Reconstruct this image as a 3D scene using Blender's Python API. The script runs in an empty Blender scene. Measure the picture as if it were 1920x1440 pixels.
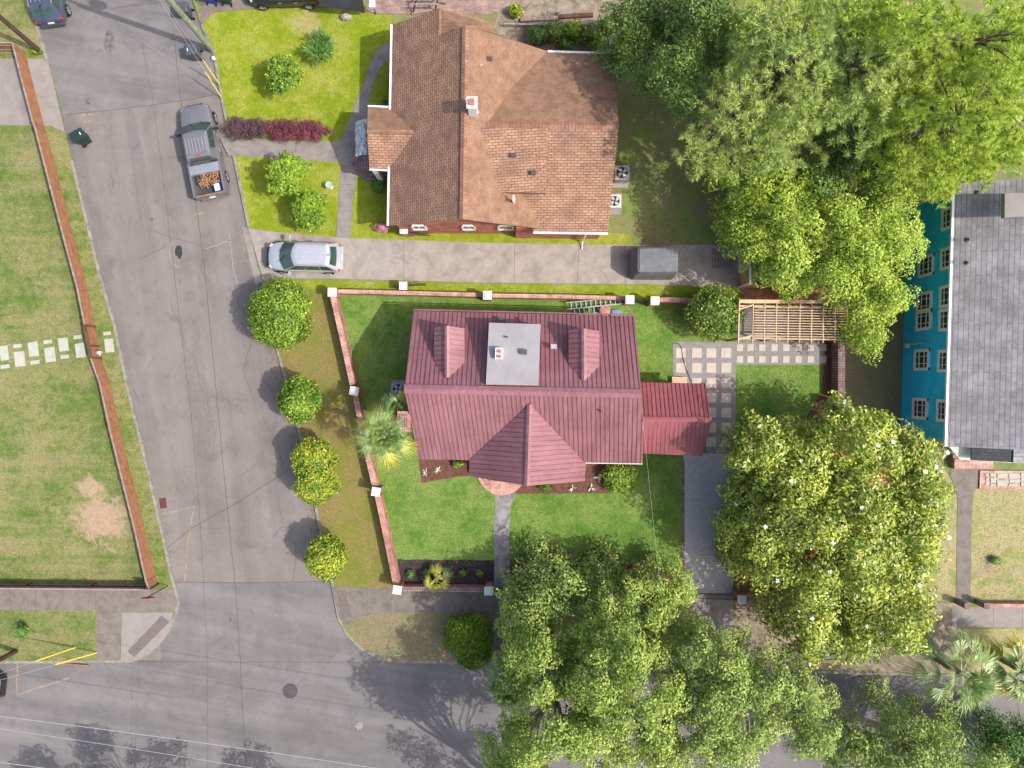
import bpy, math, random
import numpy as np
from mathutils import Vector, Matrix
random.seed(7); R = math.radians
rng = np.random.default_rng(11)

# ---------------------------------------------------------------- camera, sky, sun
H = 46.0; S = 30.5                      # camera height, photo pixels per metre on the ground
sc = bpy.context.scene; COL = sc.collection
cd = bpy.data.cameras.new('camera'); cam = bpy.data.objects.new('camera', cd); COL.objects.link(cam)
cam.location = (0, 0, H); cam.rotation_euler = (0, 0, 0)
cd.angle = 2*math.atan(960/S/H); cd.clip_end = 2000; cd.clip_start = 0.5
sc.camera = cam
SUN = Vector((0.95*math.cos(R(52)), -0.31*math.cos(R(52)), math.sin(R(52)))).normalized()
w = bpy.data.worlds.new('World'); sc.world = w; w.use_nodes = True
sky = w.node_tree.nodes.new('ShaderNodeTexSky'); sky.sky_type = 'NISHITA'; sky.sun_disc = False
sky.sun_elevation = R(52); sky.sun_rotation = R(108); sky.air_density = 1.0; sky.dust_density = 4.0; sky.ozone_density = .6
bg = w.node_tree.nodes['Background']; bg.inputs[1].default_value = 0.15
w.node_tree.links.new(sky.outputs[0], bg.inputs[0])
ld = bpy.data.lights.new('sun', 'SUN'); ld.energy = 2.75; ld.angle = R(0.55); ld.color = (1, .955, .88)
sun = bpy.data.objects.new('sun', ld); COL.objects.link(sun)
sun.rotation_euler = SUN.to_track_quat('Z', 'Y').to_euler(); sun.location = (40, -20, 60)
sc.view_settings.view_transform = 'Standard'; sc.view_settings.look = 'None'
sc.view_settings.exposure = 0.69; sc.view_settings.gamma = 1

# ---------------------------------------------------------------- helpers
def W(px, py, z=0.0):
    k = (1 - z/H)/S
    return Vector(((px-960)*k, (720-py)*k, z))
def tag(o, label=None, cat=None, group=None, kind=None):
    if label: o['label'] = label
    if cat: o['category'] = cat
    if group: o['group'] = group
    if kind: o['kind'] = kind
    return o
def empty(name, loc=(0, 0, 0), label=None, cat=None, group=None, rz=0):
    o = bpy.data.objects.new(name, None); COL.objects.link(o); o.empty_display_size = .3
    o.location = loc; o.rotation_euler = (0, 0, rz)
    return tag(o, label, cat, group)
def rootloc(p):
    v = Vector((0, 0, 0))
    while p is not None: v += p.location; p = p.parent
    return v
def copy_tree(o, parent=None):
    c = o.copy(); COL.objects.link(c); c.parent = parent
    for ch in list(o.children): copy_tree(ch, c)
    return c
class MB:
    def __init__(s): s.v = []; s.f = []; s.m = []; s.t = []
    def face(s, pts, mat=0, t=None):
        n = len(s.v); s.v += [tuple(p) for p in pts]; s.f.append(tuple(range(n, n+len(pts)))); s.m.append(mat); s.t.append(t); return s
    def prism(s, bot, top, mat=0, mtop=None, t=None):
        n = len(bot)
        s.face(top, mat if mtop is None else mtop, t); s.face(bot[::-1], mat)
        for i in range(n):
            j = (i+1) % n; s.face([bot[i], bot[j], top[j], top[i]], mat)
        return s
    def slab(s, poly, z0, z1, mat=0, mtop=None, t=None):
        poly = ccw(poly)
        return s.prism([(p[0], p[1], z0) for p in poly], [(p[0], p[1], z1) for p in poly], mat, mtop, t)
    def plate(s, pts, th, mat=0, mtop=None, t=None):     # thick plate under a (sloped) polygon
        pts = [Vector(p) for p in pts]; n = pnormal(pts)
        if n.z < 0: pts = pts[::-1]
        return s.prism([p-Vector((0, 0, th)) for p in pts], pts, mat, mtop, t)
    def box(s, c, d, rz=0, mat=0, tap=1.0):
        c = Vector(c); hx, hy, hz = d[0]/2, d[1]/2, d[2]/2
        M = Matrix.Rotation(rz, 3, 'Z')
        b = [c+M @ Vector((x*hx, y*hy, -hz)) for x, y in ((-1, -1), (1, -1), (1, 1), (-1, 1))]
        tt = [c+M @ Vector((x*hx*tap, y*hy*tap, hz)) for x, y in ((-1, -1), (1, -1), (1, 1), (-1, 1))]
        return s.prism(b, tt, mat)
    def beam(s, a, b, wd, ht, mat=0):
        a = Vector(a); b = Vector(b); d = (b-a).normalized()
        up = Vector((0, 0, 1)) if abs(d.z) < .95 else Vector((1, 0, 0))
        x = d.cross(up).normalized()*wd/2; y = x.cross(d).normalized()*ht/2
        q = [(-1, -1), (1, -1), (1, 1), (-1, 1)]
        A = [a+x*i+y*j for i, j in q]; B = [b+x*i+y*j for i, j in q]
        s.face(A, mat); s.face(B[::-1], mat)
        for i in range(4):
            j = (i+1) % 4; s.face([A[j], A[i], B[i], B[j]], mat)
        return s
    def tube(s, pts, rad, n=8, mat=0, cap=True):
        pts = [Vector(p) for p in pts]; rings = []
        if not hasattr(rad, '__len__'): rad = [rad]*len(pts)
        for i, p in enumerate(pts):
            d = (pts[min(i+1, len(pts)-1)]-pts[max(i-1, 0)]).normalized()
            a = d.orthogonal().normalized() if abs(d.z) < .9 else d.cross(Vector((0, 1, 0))).normalized()
            b = d.cross(a)
            rings.append([p+(a*math.cos(2*math.pi*k/n)+b*math.sin(2*math.pi*k/n))*rad[i] for k in range(n)])
        for i in range(len(pts)-1):
            for k in range(n):
                l = (k+1) % n; s.face([rings[i][k], rings[i][l], rings[i+1][l], rings[i+1][k]], mat)
        if cap: s.face(rings[0][::-1], mat); s.face(rings[-1], mat)
        return s
    def lathe(s, c, prof, n=24, mat=0):                  # prof = [(r, z)...] around vertical axis
        c = Vector(c); rings = [[c+Vector((r*math.cos(2*math.pi*k/n), r*math.sin(2*math.pi*k/n), z)) for k in range(n)] for r, z in prof]
        for i in range(len(rings)-1):
            for k in range(n):
                l = (k+1) % n; s.face([rings[i][k], rings[i][l], rings[i+1][l], rings[i+1][k]], mat)
        s.face(rings[0][::-1], mat); s.face(rings[-1], mat)
        return s
    def loft(s, secs, mat=0, closed=True):
        n = len(secs[0])
        for i in range(len(secs)-1):
            for k in range(n if closed else n-1):
                l = (k+1) % n; s.face([secs[i][k], secs[i][l], secs[i+1][l], secs[i+1][k]], mat)
        if closed: s.face(secs[0][::-1], mat); s.face(secs[-1], mat)
        return s
    def build(s, name, mats, parent=None, smooth=False, sub=0, weld=False):
        off = rootloc(parent)
        me = bpy.data.meshes.new(name)
        vs = [(v[0]-off.x, v[1]-off.y, v[2]-off.z) for v in s.v]
        me.from_pydata(vs, [], s.f)
        if not isinstance(mats, (list, tuple)): mats = [mats]
        for m in mats: me.materials.append(m)
        me.polygons.foreach_set('material_index', s.m)
        uv = me.uv_layers.new(name='UVMap')
        for p, t in zip(me.polygons, s.t):
            n = p.normal
            if t is not None: T = (Vector(t)-n*Vector(t).dot(n)).normalized()
            elif abs(n.z) > .9995: T = Vector((1, 0, 0))
            else: T = Vector((0, 0, 1)).cross(n).normalized()
            B = n.cross(T)
            for li in p.loop_indices:
                q = Vector(s.v[me.loops[li].vertex_index]); uv.data[li].uv = (q.dot(T), q.dot(B))
        o = bpy.data.objects.new(name, me); COL.objects.link(o)
        if parent is not None: o.parent = parent
        if weld or sub:
            import bmesh
            bm = bmesh.new(); bm.from_mesh(me); bmesh.ops.remove_doubles(bm, verts=bm.verts, dist=1e-4)
            bmesh.ops.recalc_face_normals(bm, faces=bm.faces); bm.to_mesh(me); bm.free()
        if smooth: me.polygons.foreach_set('use_smooth', [True]*len(me.polygons))
        if sub:
            md = o.modifiers.new('sub', 'SUBSURF'); md.levels = sub; md.render_levels = sub
        return o
def pnormal(pts):
    n = Vector((0, 0, 0))
    for i in range(len(pts)):
        a = pts[i]; b = pts[(i+1) % len(pts)]
        n += Vector(((a[1]-b[1])*(a[2]+b[2]), (a[2]-b[2])*(a[0]+b[0]), (a[0]-b[0])*(a[1]+b[1])))
    return n.normalized()
def ccw(poly):
    a = sum(poly[i][0]*poly[(i+1) % len(poly)][1]-poly[(i+1) % len(poly)][0]*poly[i][1] for i in range(len(poly)))
    return list(poly) if a > 0 else list(poly)[::-1]
def PX(pts, z=0.0): return [W(x, y, z) for x, y in pts]
def offset_line(pts, d):
    out = []
    for i, p in enumerate(pts):
        a = pts[max(i-1, 0)]; b = pts[min(i+1, len(pts)-1)]
        t = (Vector(b)-Vector(a)); t.z = 0; t.normalize()
        out.append(Vector(p)+Vector((-t.y, t.x, 0))*d)
    return out
def strip(mb, pts, wd, z0, z1, mat=0, mtop=None):        # wall / kerb / line following a polyline
    A = offset_line(pts, wd/2); B = offset_line(pts, -wd/2)
    for i in range(len(pts)-1):
        q = [B[i], B[i+1], A[i+1], A[i]]; d = (Vector(pts[i+1])-Vector(pts[i]))
        mt = mat if mtop is None else mtop
        mb.face([(p.x, p.y, z1) for p in q], mt, (d.x, d.y, 0))
        if z0 is not None:
            mb.face([(B[i].x, B[i].y, z0), (B[i+1].x, B[i+1].y, z0), (B[i+1].x, B[i+1].y, z1), (B[i].x, B[i].y, z1)], mat)
            mb.face([(A[i+1].x, A[i+1].y, z0), (A[i].x, A[i].y, z0), (A[i].x, A[i].y, z1), (A[i+1].x, A[i+1].y, z1)], mat)
    if z0 is not None:
        for i in (0, len(pts)-1):
            mb.face([(A[i].x, A[i].y, z0), (B[i].x, B[i].y, z0), (B[i].x, B[i].y, z1), (A[i].x, A[i].y, z1)], mat)
def jag(pts, amp=.06, step=.5, seed=0):
    r = random.Random(seed); out = []
    for i in range(len(pts)):
        a = Vector(pts[i]); b = Vector(pts[(i+1) % len(pts)]); n = max(1, int((b-a).length/step)) if (b-a).length < 80 else 1
        for k in range(n):
            p = a.lerp(b, k/n); out.append(Vector((p.x+r.uniform(-amp, amp), p.y+r.uniform(-amp, amp), p.z)))
    return out

# ---------------------------------------------------------------- materials
def srgb(c): return tuple((x/12.92 if x <= .04045 else ((x+.055)/1.055)**2.4) for x in [v/255 for v in c])
class NG:
    def __init__(s, name):
        s.m = bpy.data.materials.new(name); s.m.use_nodes = True; s.t = s.m.node_tree
        s.b = s.t.nodes['Principled BSDF']; s.out = s.t.nodes['Material Output']
    def n(s, typ, **kw):
        x = s.t.nodes.new('ShaderNode'+typ)
        for k, v in kw.items(): setattr(x, k, v)
        return x
    def l(s, a, b): s.t.links.new(a, b)
    def noise(s, vec, scale, detail=6, rough=.6, dist=0):
        x = s.n('TexNoise'); x.inputs['Scale'].default_value = scale; x.inputs['Detail'].default_value = detail
        x.inputs['Roughness'].default_value = rough; x.inputs['Distortion'].default_value = dist
        if vec is not None: s.l(vec, x.inputs['Vector'])
        return x.outputs['Fac']
    def ramp(s, fac, stops, interp='LINEAR'):
        x = s.n('ValToRGB'); x.color_ramp.interpolation = interp; e = x.color_ramp.elements
        while len(e) < len(stops): e.new(.5)
        for el, (p, c) in zip(e, stops): el.position = p; el.color = (*c, 1) if len(c) == 3 else c
        s.l(fac, x.inputs['Fac']); return x.outputs['Color']
    def mix(s, fac, a, b, mode='MIX'):
        x = s.n('Mix', data_type='RGBA', blend_type=mode)
        for sock, v in ((x.inputs[0], fac), (x.inputs[6], a), (x.inputs[7], b)):
            if isinstance(v, (int, float)): sock.default_value = v
            elif isinstance(v, tuple): sock.default_value = (*v, 1)
            else: s.l(v, sock)
        return x.outputs[2]
    def math(s, op, a, b=None, clamp=False):
        x = s.n('Math', operation=op, use_clamp=clamp)
        for sock, v in ((x.inputs[0], a), (x.inputs[1], b)):
            if v is None: continue
            if isinstance(v, (int, float)): sock.default_value = v
            else: s.l(v, sock)
        return x.outputs[0]
    def bump(s, h, st=.3, d=.02):
        x = s.n('Bump'); x.inputs['Strength'].default_value = st; x.inputs['Distance'].default_value = d
        s.l(h, x.inputs['Height']); s.l(x.outputs[0], s.b.inputs['Normal'])
    def fin(s, col=None, rough=.9, spec=.3, metal=0):
        if col is not None:
            if isinstance(col, tuple): s.b.inputs['Base Color'].default_value = (*col, 1)
            else: s.l(col, s.b.inputs['Base Color'])
        s.b.inputs['Roughness'].default_value = rough; s.b.inputs['Specular IOR Level'].default_value = spec
        s.b.inputs['Metallic'].default_value = metal
        return s.m
def v_mul(c, k): return tuple(min(1, x*k) for x in c)
def geo(g): return g.n('NewGeometry').outputs['Position']
def objc(g): return g.n('TexCoord').outputs['Object']
def uvc(g): return g.n('TexCoord').outputs['UV']
def plain(name, col, rough=.6, spec=.4, metal=0, var=.15, scale=6, bump=0, coat=0):
    g = NG(name); f = g.noise(objc(g), scale, 5)
    c = g.ramp(f, [(.3, v_mul(col, 1-var)), (.7, v_mul(col, 1+var))])
    if bump: g.bump(g.noise(objc(g), scale*6, 4), .4, bump)
    if coat: g.b.inputs['Coat Weight'].default_value = coat
    return g.fin(c, rough, spec, metal)
def grass_mat(name, c1, c2, dry, dry_amt=.5, big=.35, spots=(), sand=(.42, .27, .17), stripe=0):
    g = NG(name); p = geo(g)
    f = g.noise(p, big, 8, .68, .3)
    mid = g.noise(p, 2.2, 8, .75, .5)
    fine = g.noise(p, 22, 6, .8)
    c = g.ramp(g.math('ADD', g.math('MULTIPLY', mid, .6), g.math('MULTIPLY', g.noise(p, .5, 3, .5), .4)), [(.40, c1), (.60, c2)])
    dm = g.math('ADD', g.math('MULTIPLY', f, .45), g.math('ADD', g.math('MULTIPLY', mid, .3), g.math('MULTIPLY', g.noise(p, 7, 6, .75, 1.0), .25)))
    if stripe:
        mp = g.n('Mapping'); g.l(p, mp.inputs[0]); mp.inputs['Rotation'].default_value = (0, 0, R(-8)); mp.inputs['Scale'].default_value = (.12, 1.5, 1)
        dm = g.math('ADD', g.math('MULTIPLY', dm, .80), g.math('MULTIPLY', g.noise(mp.outputs[0], 1.0, 4, .6), .20))
    th = .5+(.5-dry_amt)*.22
    dm = g.ramp(dm, [(th-.05, (0, 0, 0)), (th+.05, (1, 1, 1))]) if dry_amt > 0 else None
    if dm is not None:
        dcol = g.ramp(g.noise(p, 9, 5, .7), [(.38, v_mul(dry, .72)), (.62, v_mul(dry, 1.2))])
        c = g.mix(g.math('MULTIPLY', dm, .8), c, dcol)
    for (x, y, r) in spots:
        q = W(x, y); sb = g.n('VectorMath', operation='DISTANCE'); g.l(p, sb.inputs[0]); sb.inputs[1].default_value = (q.x, q.y, 0)
        d = g.math('ADD', g.math('DIVIDE', sb.outputs['Value'], r/S), g.math('MULTIPLY', g.math('SUBTRACT', g.noise(p, 1.6, 9, .8, .6), .5), 4.2))
        k = g.ramp(g.math('MULTIPLY', d, .5), [(.34, (.85, .85, .85)), (.60, (0, 0, 0))])
        c = g.mix(k, c, g.ramp(g.noise(p, 3, 6, .7), [(.35, sand), (.65, v_mul(sand, 1.35))]))
    c = g.mix(1.0, c, g.ramp(fine, [(.3, (.55, .57, .5)), (.5, (.95, .95, .95)), (.7, (1.45, 1.42, 1.35))]), 'MULTIPLY')
    g.bump(fine, .8, .05)
    return g.fin(c, .95, .1)
def conc_mat(name, col, var=.25, scale=.8, stain=(.12, .11, .1), stain_amt=.4, rough=.9, grain=.18, tint=None, track=None):
    g = NG(name); p = geo(g)
    f = g.noise(p, scale, 8, .65, .4); fine = g.noise(p, 30, 5, .8)
    c = g.ramp(f, [(.36, v_mul(col, 1-var)), (.5, col), (.64, v_mul(col, 1+var*.7))])
    if track is not None:
        mp = g.n('Mapping'); g.l(p, mp.inputs[0]); mp.vector_type = 'TEXTURE'; mp.inputs['Rotation'].default_value = (0, 0, R(track)); mp.inputs['Scale'].default_value = (1.0, 14, 1)
        c = g.mix(1.0, c, g.ramp(g.noise(mp.outputs[0], .8, 5, .65), [(.36, (.86,)*3), (.64, (1.14, 1.13, 1.12))]), 'MULTIPLY')
    if tint: c = g.mix(g.ramp(g.noise(p, .22, 4, .5), [(.45, (0, 0, 0)), (.65, (.6, .6, .6))]), c, tint)
    st = g.ramp(g.noise(p, scale*2.3, 9, .72, .8), [(.53, (0, 0, 0)), (.70, (stain_amt,)*3)])
    c = g.mix(st, c, stain)
    c = g.mix(1.0, c, g.ramp(fine, [(.36, (1-grain,)*3), (.64, (1+grain,)*3)]), 'MULTIPLY')
    g.bump(fine, .25, .01)
    return g.fin(c, rough, .25)
def brick_mat(name, c1, c2, mortar, bw=.22, rh=.075, ms=.012, var=.35, offs=.5, rough=.85, bump=.012, blot=None, blot_amt=.5):
    g = NG(name); u = uvc(g)
    b = g.n('TexBrick'); g.l(u, b.inputs['Vector']); b.offset = offs
    b.inputs['Color1'].default_value = (*c1, 1); b.inputs['Color2'].default_value = (*c2, 1); b.inputs['Mortar'].default_value = (*mortar, 1)
    b.inputs['Scale'].default_value = 1; b.inputs['Brick Width'].default_value = bw; b.inputs['Row Height'].default_value = rh
    b.inputs['Mortar Size'].default_value = ms; b.inputs['Mortar Smooth'].default_value = .3
    c = b.outputs['Color']; p = geo(g)
    c = g.mix(1.0, c, g.ramp(g.noise(p, 1.6, 7, .7), [(.36, (1-var,)*3), (.64, (1+var,)*3)]), 'MULTIPLY')
    c = g.mix(1.0, c, g.ramp(g.noise(p, 14, 4, .7), [(.3, (.82,)*3), (.7, (1.18,)*3)]), 'MULTIPLY')
    if blot: c = g.mix(g.ramp(g.noise(p, .55, 6, .65), [(.48, (0, 0, 0)), (.62, (blot_amt,)*3)]), c, blot)
    g.bump(g.math('SUBTRACT', 1, b.outputs['Fac']), .6, bump)
    return g.fin(c, rough, .25)
def leaf_mat(name, dark, mid, light, tr=.35, rough=.5, spec=.35, accent=None, acc=.06, big=.6, trk=.5):
    tr = tr*trk
    g = NG(name); ri = g.n('NewGeometry').outputs['Random Per Island']; p = geo(g)
    f = g.math('ADD', g.math('MULTIPLY', ri, .42), g.math('MULTIPLY', g.noise(p, big, 4, .6), .78))
    K = 1.4; dark, mid, light = v_mul(dark, K), v_mul(mid, K), v_mul(light, K)
    st = [(.36, dark), (.6, mid), (.84, light)]
    c = g.ramp(f, st)
    if accent: c = g.mix(g.ramp(ri, [(1-acc, (0, 0, 0)), (1-acc+.005, (.9, .9, .9))]), c, accent)
    m = g.fin(c, rough, spec)
    t = g.n('BsdfTranslucent'); g.l(g.mix(.35, c, (.35, .5, .05)), t.inputs[0])
    mx = g.n('MixShader'); mx.inputs[0].default_value = tr
    g.l(g.b.outputs[0], mx.inputs[1]); g.l(t.outputs[0], mx.inputs[2]); g.l(mx.outputs[0], g.out.inputs[0])
    return m
M = {}
M['road'] = conc_mat('asphalt', (.176, .159, .152), .16, .28, (.105, .09, .08), .5, grain=.22, tint=(.195, .170, .152), track=9)
M['road2'] = conc_mat('asphalt_new', (.158, .148, .147), .15, .45, (.10, .095, .095), .45, grain=.17, track=80)
M['crack'] = plain('tar_crack', (.09, .08, .075), .9)
M['crack2'] = plain('crack_rust', (.17, .125, .095), .9)
M['patch'] = conc_mat('fresh_tar', (.035, .037, .042), .2, 3, stain_amt=0)
M['oil'] = conc_mat('oil_stain', (.14, .125, .11), .5, 5, stain_amt=.6)
M['chalk'] = conc_mat('worn_white_paint', (.25, .24, .235), .2, 6)
M['yline'] = conc_mat('worn_yellow_paint', (.27, .21, .15), .25, 5, stain=(.16, .148, .14), stain_amt=.9)
M['kerb'] = conc_mat('kerb_concrete', (.23, .215, .185), .3, 2)
M['conc'] = conc_mat('concrete', (.295, .26, .23), .2, 1.1, (.17, .15, .135), .6)
M['conc_l'] = conc_mat('concrete_light', (.245, .22, .205), .12, 1.2, (.22, .2, .18), .4)
M['conc_d'] = conc_mat('concrete_weathered', (.235, .225, .225), .35, 1.8, (.08, .08, .085), .8)
M['conc_w'] = conc_mat('walk_concrete', (.175, .152, .135), .2, 1.6, (.10, .085, .075), .5)
M['conc_m'] = conc_mat('path_concrete', (.225, .20, .188), .2, 1.6, (.13, .115, .105), .5)
M['tact'] = conc_mat('tactile_strip', (.15, .125, .115), .12, 5)
M['gravel'] = conc_mat('grey_gravel', (.42, .40, .395), .12, 4, (.12, .12, .12), .4, grain=.4)
M['slab'] = conc_mat('paver_slab', (.46, .41, .36), .12, 2.5, (.4, .36, .32), .4, grain=.08)
M['slab2'] = conc_mat('paver_slab_grey', (.37, .38, .32), .12, 2.5, (.4, .38, .33), .3, grain=.08)
M['patiogravel'] = conc_mat('patio_gravel', (.235, .222, .215), .12, 4, (.12, .12, .12), .4, grain=.35)
M['mulch'] = conc_mat('mulch', (.13, .06, .045), .4, 5, (.03, .02, .02), .6, grain=.5)
M['mulch_d'] = conc_mat('dark_mulch', (.045, .033, .036), .4, 5, (.015, .01, .01), .6, grain=.5)
M['dirt'] = conc_mat('dirt', (.25, .20, .15), .4, 2, (.10, .08, .06), .6, grain=.35)
M['clay'] = conc_mat('clay_mulch', (.36, .17, .09), .35, 3, (.10, .05, .03), .7, grain=.4)
M['brickpave'] = brick_mat('brick_paving', (.32, .20, .16), (.22, .15, .13), (.30, .27, .24), .6, .12, .01, .3)
GB = ((.175, .235, .012), (.26, .31, .022))
M['g_ground'] = grass_mat('grass_plain', (.05, .09, .015), (.12, .16, .03), (.25, .22, .12), .5)
M['g_bright'] = grass_mat('grass_bright', GB[0], GB[1], (.34, .33, .09), .35, .5, spots=((573, 42, 26),), sand=(.30, .26, .11))
M['g_left'] = grass_mat('grass_left', (.085, .14, .03), (.135, .185, .045), (.29, .25, .13), .50, .30,
                        spots=((190, 975, 44), (165, 915, 20)), sand=(.34, .235, .17), stripe=1)
M['g_main'] = grass_mat('grass_main', (.085, .175, .03), (.14, .245, .048), (.21, .27, .075), .47, .5)
M['g_verge'] = grass_mat('grass_verge', (.15, .175, .03), (.20, .20, .045), (.26, .185, .085), .55, .45)
M['g_shade'] = grass_mat('grass_shady', (.14, .19, .055), (.21, .27, .07), (.26, .21, .12), .45, .6)
M['g_dry'] = grass_mat('grass_dry', (.16, .22, .045), (.24, .28, .07), (.40, .32, .20), .66, .8, spots=((1855, 1062, 22),), sand=(.25, .2, .13))
M['g_dead'] = grass_mat('grass_dead', (.17, .18, .08), (.22, .21, .11), (.26, .20, .13), .6, .8)
M['brick'] = brick_mat('red_brick', (.40, .14, .095), (.30, .10, .075), (.46, .36, .31))
M['bricktop'] = brick_mat('brick_coping', (.42, .17, .125), (.34, .13, .10), (.50, .38, .33), .085, .6, .02, offs=0)
M['brickdark'] = brick_mat('old_brick_coping', (.20, .09, .085), (.13, .06, .06), (.30, .25, .24), .10, .6, .022, offs=0)
M['brickh'] = brick_mat('house_brick', (.46, .13, .085), (.36, .10, .07), (.45, .27, .2), .22, .075, .01)
M['cap'] = plain('white_cap', (.6, .59, .57), .7, .3, var=.1)
M['white'] = plain('white_paint', (.78, .78, .76), .5, .4, var=.05)
M['cream'] = plain('cream_paint', (.55, .50, .40), .7)
M['fence'] = plain('cedar_board', (.275, .13, .072), .8, .2, var=.25, scale=3)
M['fencecap'] = plain('weathered_board', (.27, .20, .17), .85, .2, var=.25, scale=4)
M['fencedk'] = plain('stained_and_shaded_board', (.11, .055, .035), .85, .2, var=.3, scale=3)  # dark stain of posts and legs; also painted shade on the north-facing fence run
M['pergola'] = plain('raw_pine', (.60, .42, .26), .7, .3, var=.15, scale=3)
M['polew'] = plain('treated_pole', (.21, .24, .16), .9, .2, var=.25, scale=3)
M['poled'] = plain('dark_pole', (.075, .045, .035), .9, .2, var=.25, scale=3)
M['yellow'] = plain('yellow_plastic', (.75, .55, .03), .5, .4, var=.1)
M['wire'] = plain('wire', (.33, .34, .36), .5, .5)
M['wired'] = plain('wire_dark', (.03, .03, .03), .6, .3)
M['iron'] = plain('black_iron', (.02, .02, .022), .5, .5)
def metal_roof(name, a, b):
    g = NG(name); p = geo(g)
    c = g.ramp(g.noise(p, .5, 6, .6, .5), [(.36, a), (.64, b)])
    mp = g.n('Mapping'); g.l(uvc(g), mp.inputs[0]); mp.inputs['Scale'].default_value = (3.2, .22, 1)
    c = g.mix(1.0, c, g.ramp(g.noise(mp.outputs[0], 1.3, 6, .7), [(.36, (.80, .82, .83)), (.64, (1.13, 1.16, 1.17))]), 'MULTIPLY')
    c = g.mix(1.0, c, g.ramp(g.noise(p, 5, 5, .7), [(.3, (.9,)*3), (.7, (1.1,)*3)]), 'MULTIPLY')
    return g.fin(c, .42, .5)
M['redroof'] = metal_roof('red_metal', (.225, .095, .107), (.275, .122, .137))
M['redroof2'] = metal_roof('red_metal_wing', (.255, .075, .083), (.30, .092, .10))
M['redribs'] = metal_roof('red_metal_seam', (.13, .045, .052), (.17, .055, .065))
M['flatroof'] = conc_mat('white_membrane', (.30, .285, .295), .08, .8, (.25, .26, .28), .5, grain=.05)
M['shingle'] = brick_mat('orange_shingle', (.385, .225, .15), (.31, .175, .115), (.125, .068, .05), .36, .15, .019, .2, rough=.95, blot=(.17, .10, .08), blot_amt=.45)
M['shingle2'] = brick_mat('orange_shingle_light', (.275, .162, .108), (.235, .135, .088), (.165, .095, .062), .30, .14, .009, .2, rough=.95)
M['shinglecap'] = brick_mat('orange_ridge', (.30, .165, .11), (.24, .13, .09), (.12, .06, .045), .2, 1.0, .012, .2, rough=.95)
M['greyshingle'] = brick_mat('grey_shingle', (.30, .285, .30), (.265, .25, .262), (.12, .115, .118), 2.6, .25, .015, .22, rough=.95, blot=(.16, .15, .145), blot_amt=.5)
M['darkshingle'] = brick_mat('dark_shingle', (.05, .055, .06), (.035, .038, .042), (.02, .02, .02), .4, .2, .01, .2)
M['blue'] = brick_mat('blue_siding', (.03, .60, .98), (.025, .55, .95), (.012, .34, .62), 9, .17, .014, .13, rough=.7, bump=.01, blot=(.10, .42, .62), blot_amt=.25)
M['glass'] = plain('window_glass', (.03, .04, .045), .08, .6, var=.3, scale=2)
M['cglass'] = plain('car_glass', (.035, .065, .06), .06, .8, var=.2, scale=3)
M['black'] = plain('black_plastic', (.022, .024, .027), .55, .4)
M['dark'] = plain('dark_metal', (.06, .06, .065), .4, .5)
M['tyre'] = plain('tyre', (.02, .02, .02), .9, .2)
M['rim'] = plain('alloy_rim', (.5, .5, .52), .3, .6, .6)
M['silver'] = plain('silver_paint', (.46, .47, .52), .28, .6, .35, var=.03, coat=.6)
M['gunmetal'] = plain('gunmetal_paint', (.19, .185, .20), .28, .6, .35, var=.04, coat=.6)
M['bluegrey'] = plain('slate_paint', (.07, .085, .12), .25, .6, .3, var=.04, coat=.6)
M['blackpaint'] = plain('black_paint', (.015, .015, .02), .2, .6, .2, coat=.6)
M['alu'] = plain('aluminium', (.5, .5, .52), .35, .5, .7)
M['redlamp'] = plain('red_lens', (.5, .02, .02), .25, .6)
M['lamp'] = plain('clear_lens', (.4, .42, .45), .15, .7)
M['tarp'] = plain('grey_tarp', (.145, .15, .16), .75, .3, var=.22, scale=1.3, bump=.06)
M['acgrey'] = plain('ac_casing', (.32, .31, .32), .6, .4)
M['acwhite'] = plain('ac_casing_white', (.58, .58, .56), .6, .4)
M['binblue'] = plain('blue_bin', (.02, .06, .35), .5, .4)
M['bingreen'] = plain('green_bin', (.015, .035, .03), .5, .4)
M['bingrey'] = plain('grey_bin', (.07, .075, .085), .5, .4)
M['chips'] = conc_mat('wood_chips', (.38, .20, .11), .4, 8, grain=.5)
M['rock'] = plain('pale_rock', (.34, .29, .27), .9, .2, var=.35, bump=.03)
M['silverfoil'] = plain('silver_awning', (.55, .57, .58), .22, .6, .6, var=.1, bump=.05)
M['red'] = plain('sign_red', (.45, .02, .03), .4, .5)
M['orangewall'] = plain('ochre_siding', (.50, .29, .15), .8, .3)
M['bark'] = plain('bark', (.13, .105, .085), .95, .1, var=.35, scale=5, bump=.03)
M['barkgrey'] = plain('grey_bark', (.23, .21, .185), .95, .1, var=.35, scale=5, bump=.03)
M['l_oak'] = leaf_mat('oak_leaf', (.085, .15, .028), (.20, .275, .045), (.35, .40, .085), .35)
M['l_oak2'] = leaf_mat('oak_leaf_olive', (.085, .145, .032), (.185, .25, .055), (.32, .375, .095), .35)
M['l_lime'] = leaf_mat('lime_leaf', (.11, .18, .02), (.25, .34, .04), (.40, .47, .07), .4)
M['l_mag'] = leaf_mat('magnolia_leaf', (.07, .12, .022), (.21, .27, .034), (.40, .43, .055), .22, .35, .5, accent=(.36, .20, .06), acc=.05)
M['l_dark'] = leaf_mat('evergreen_leaf', (.04, .085, .02), (.10, .17, .03), (.19, .25, .04), .3, accent=(.45, .40, .22), acc=.05)
M['l_pine'] = leaf_mat('pine_needle', (.19, .26, .085), (.31, .39, .11), (.48, .52, .16), .35, .6, .2, big=.35)
M['l_pine2'] = leaf_mat('pine_needle_yellow', (.20, .28, .04), (.31, .40, .06), (.45, .52, .10), .35, .6, .2, big=.35)
M['l_bush'] = leaf_mat('clipped_leaf', (.03, .075, .008), (.115, .195, .018), (.28, .37, .05), .3)
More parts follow.
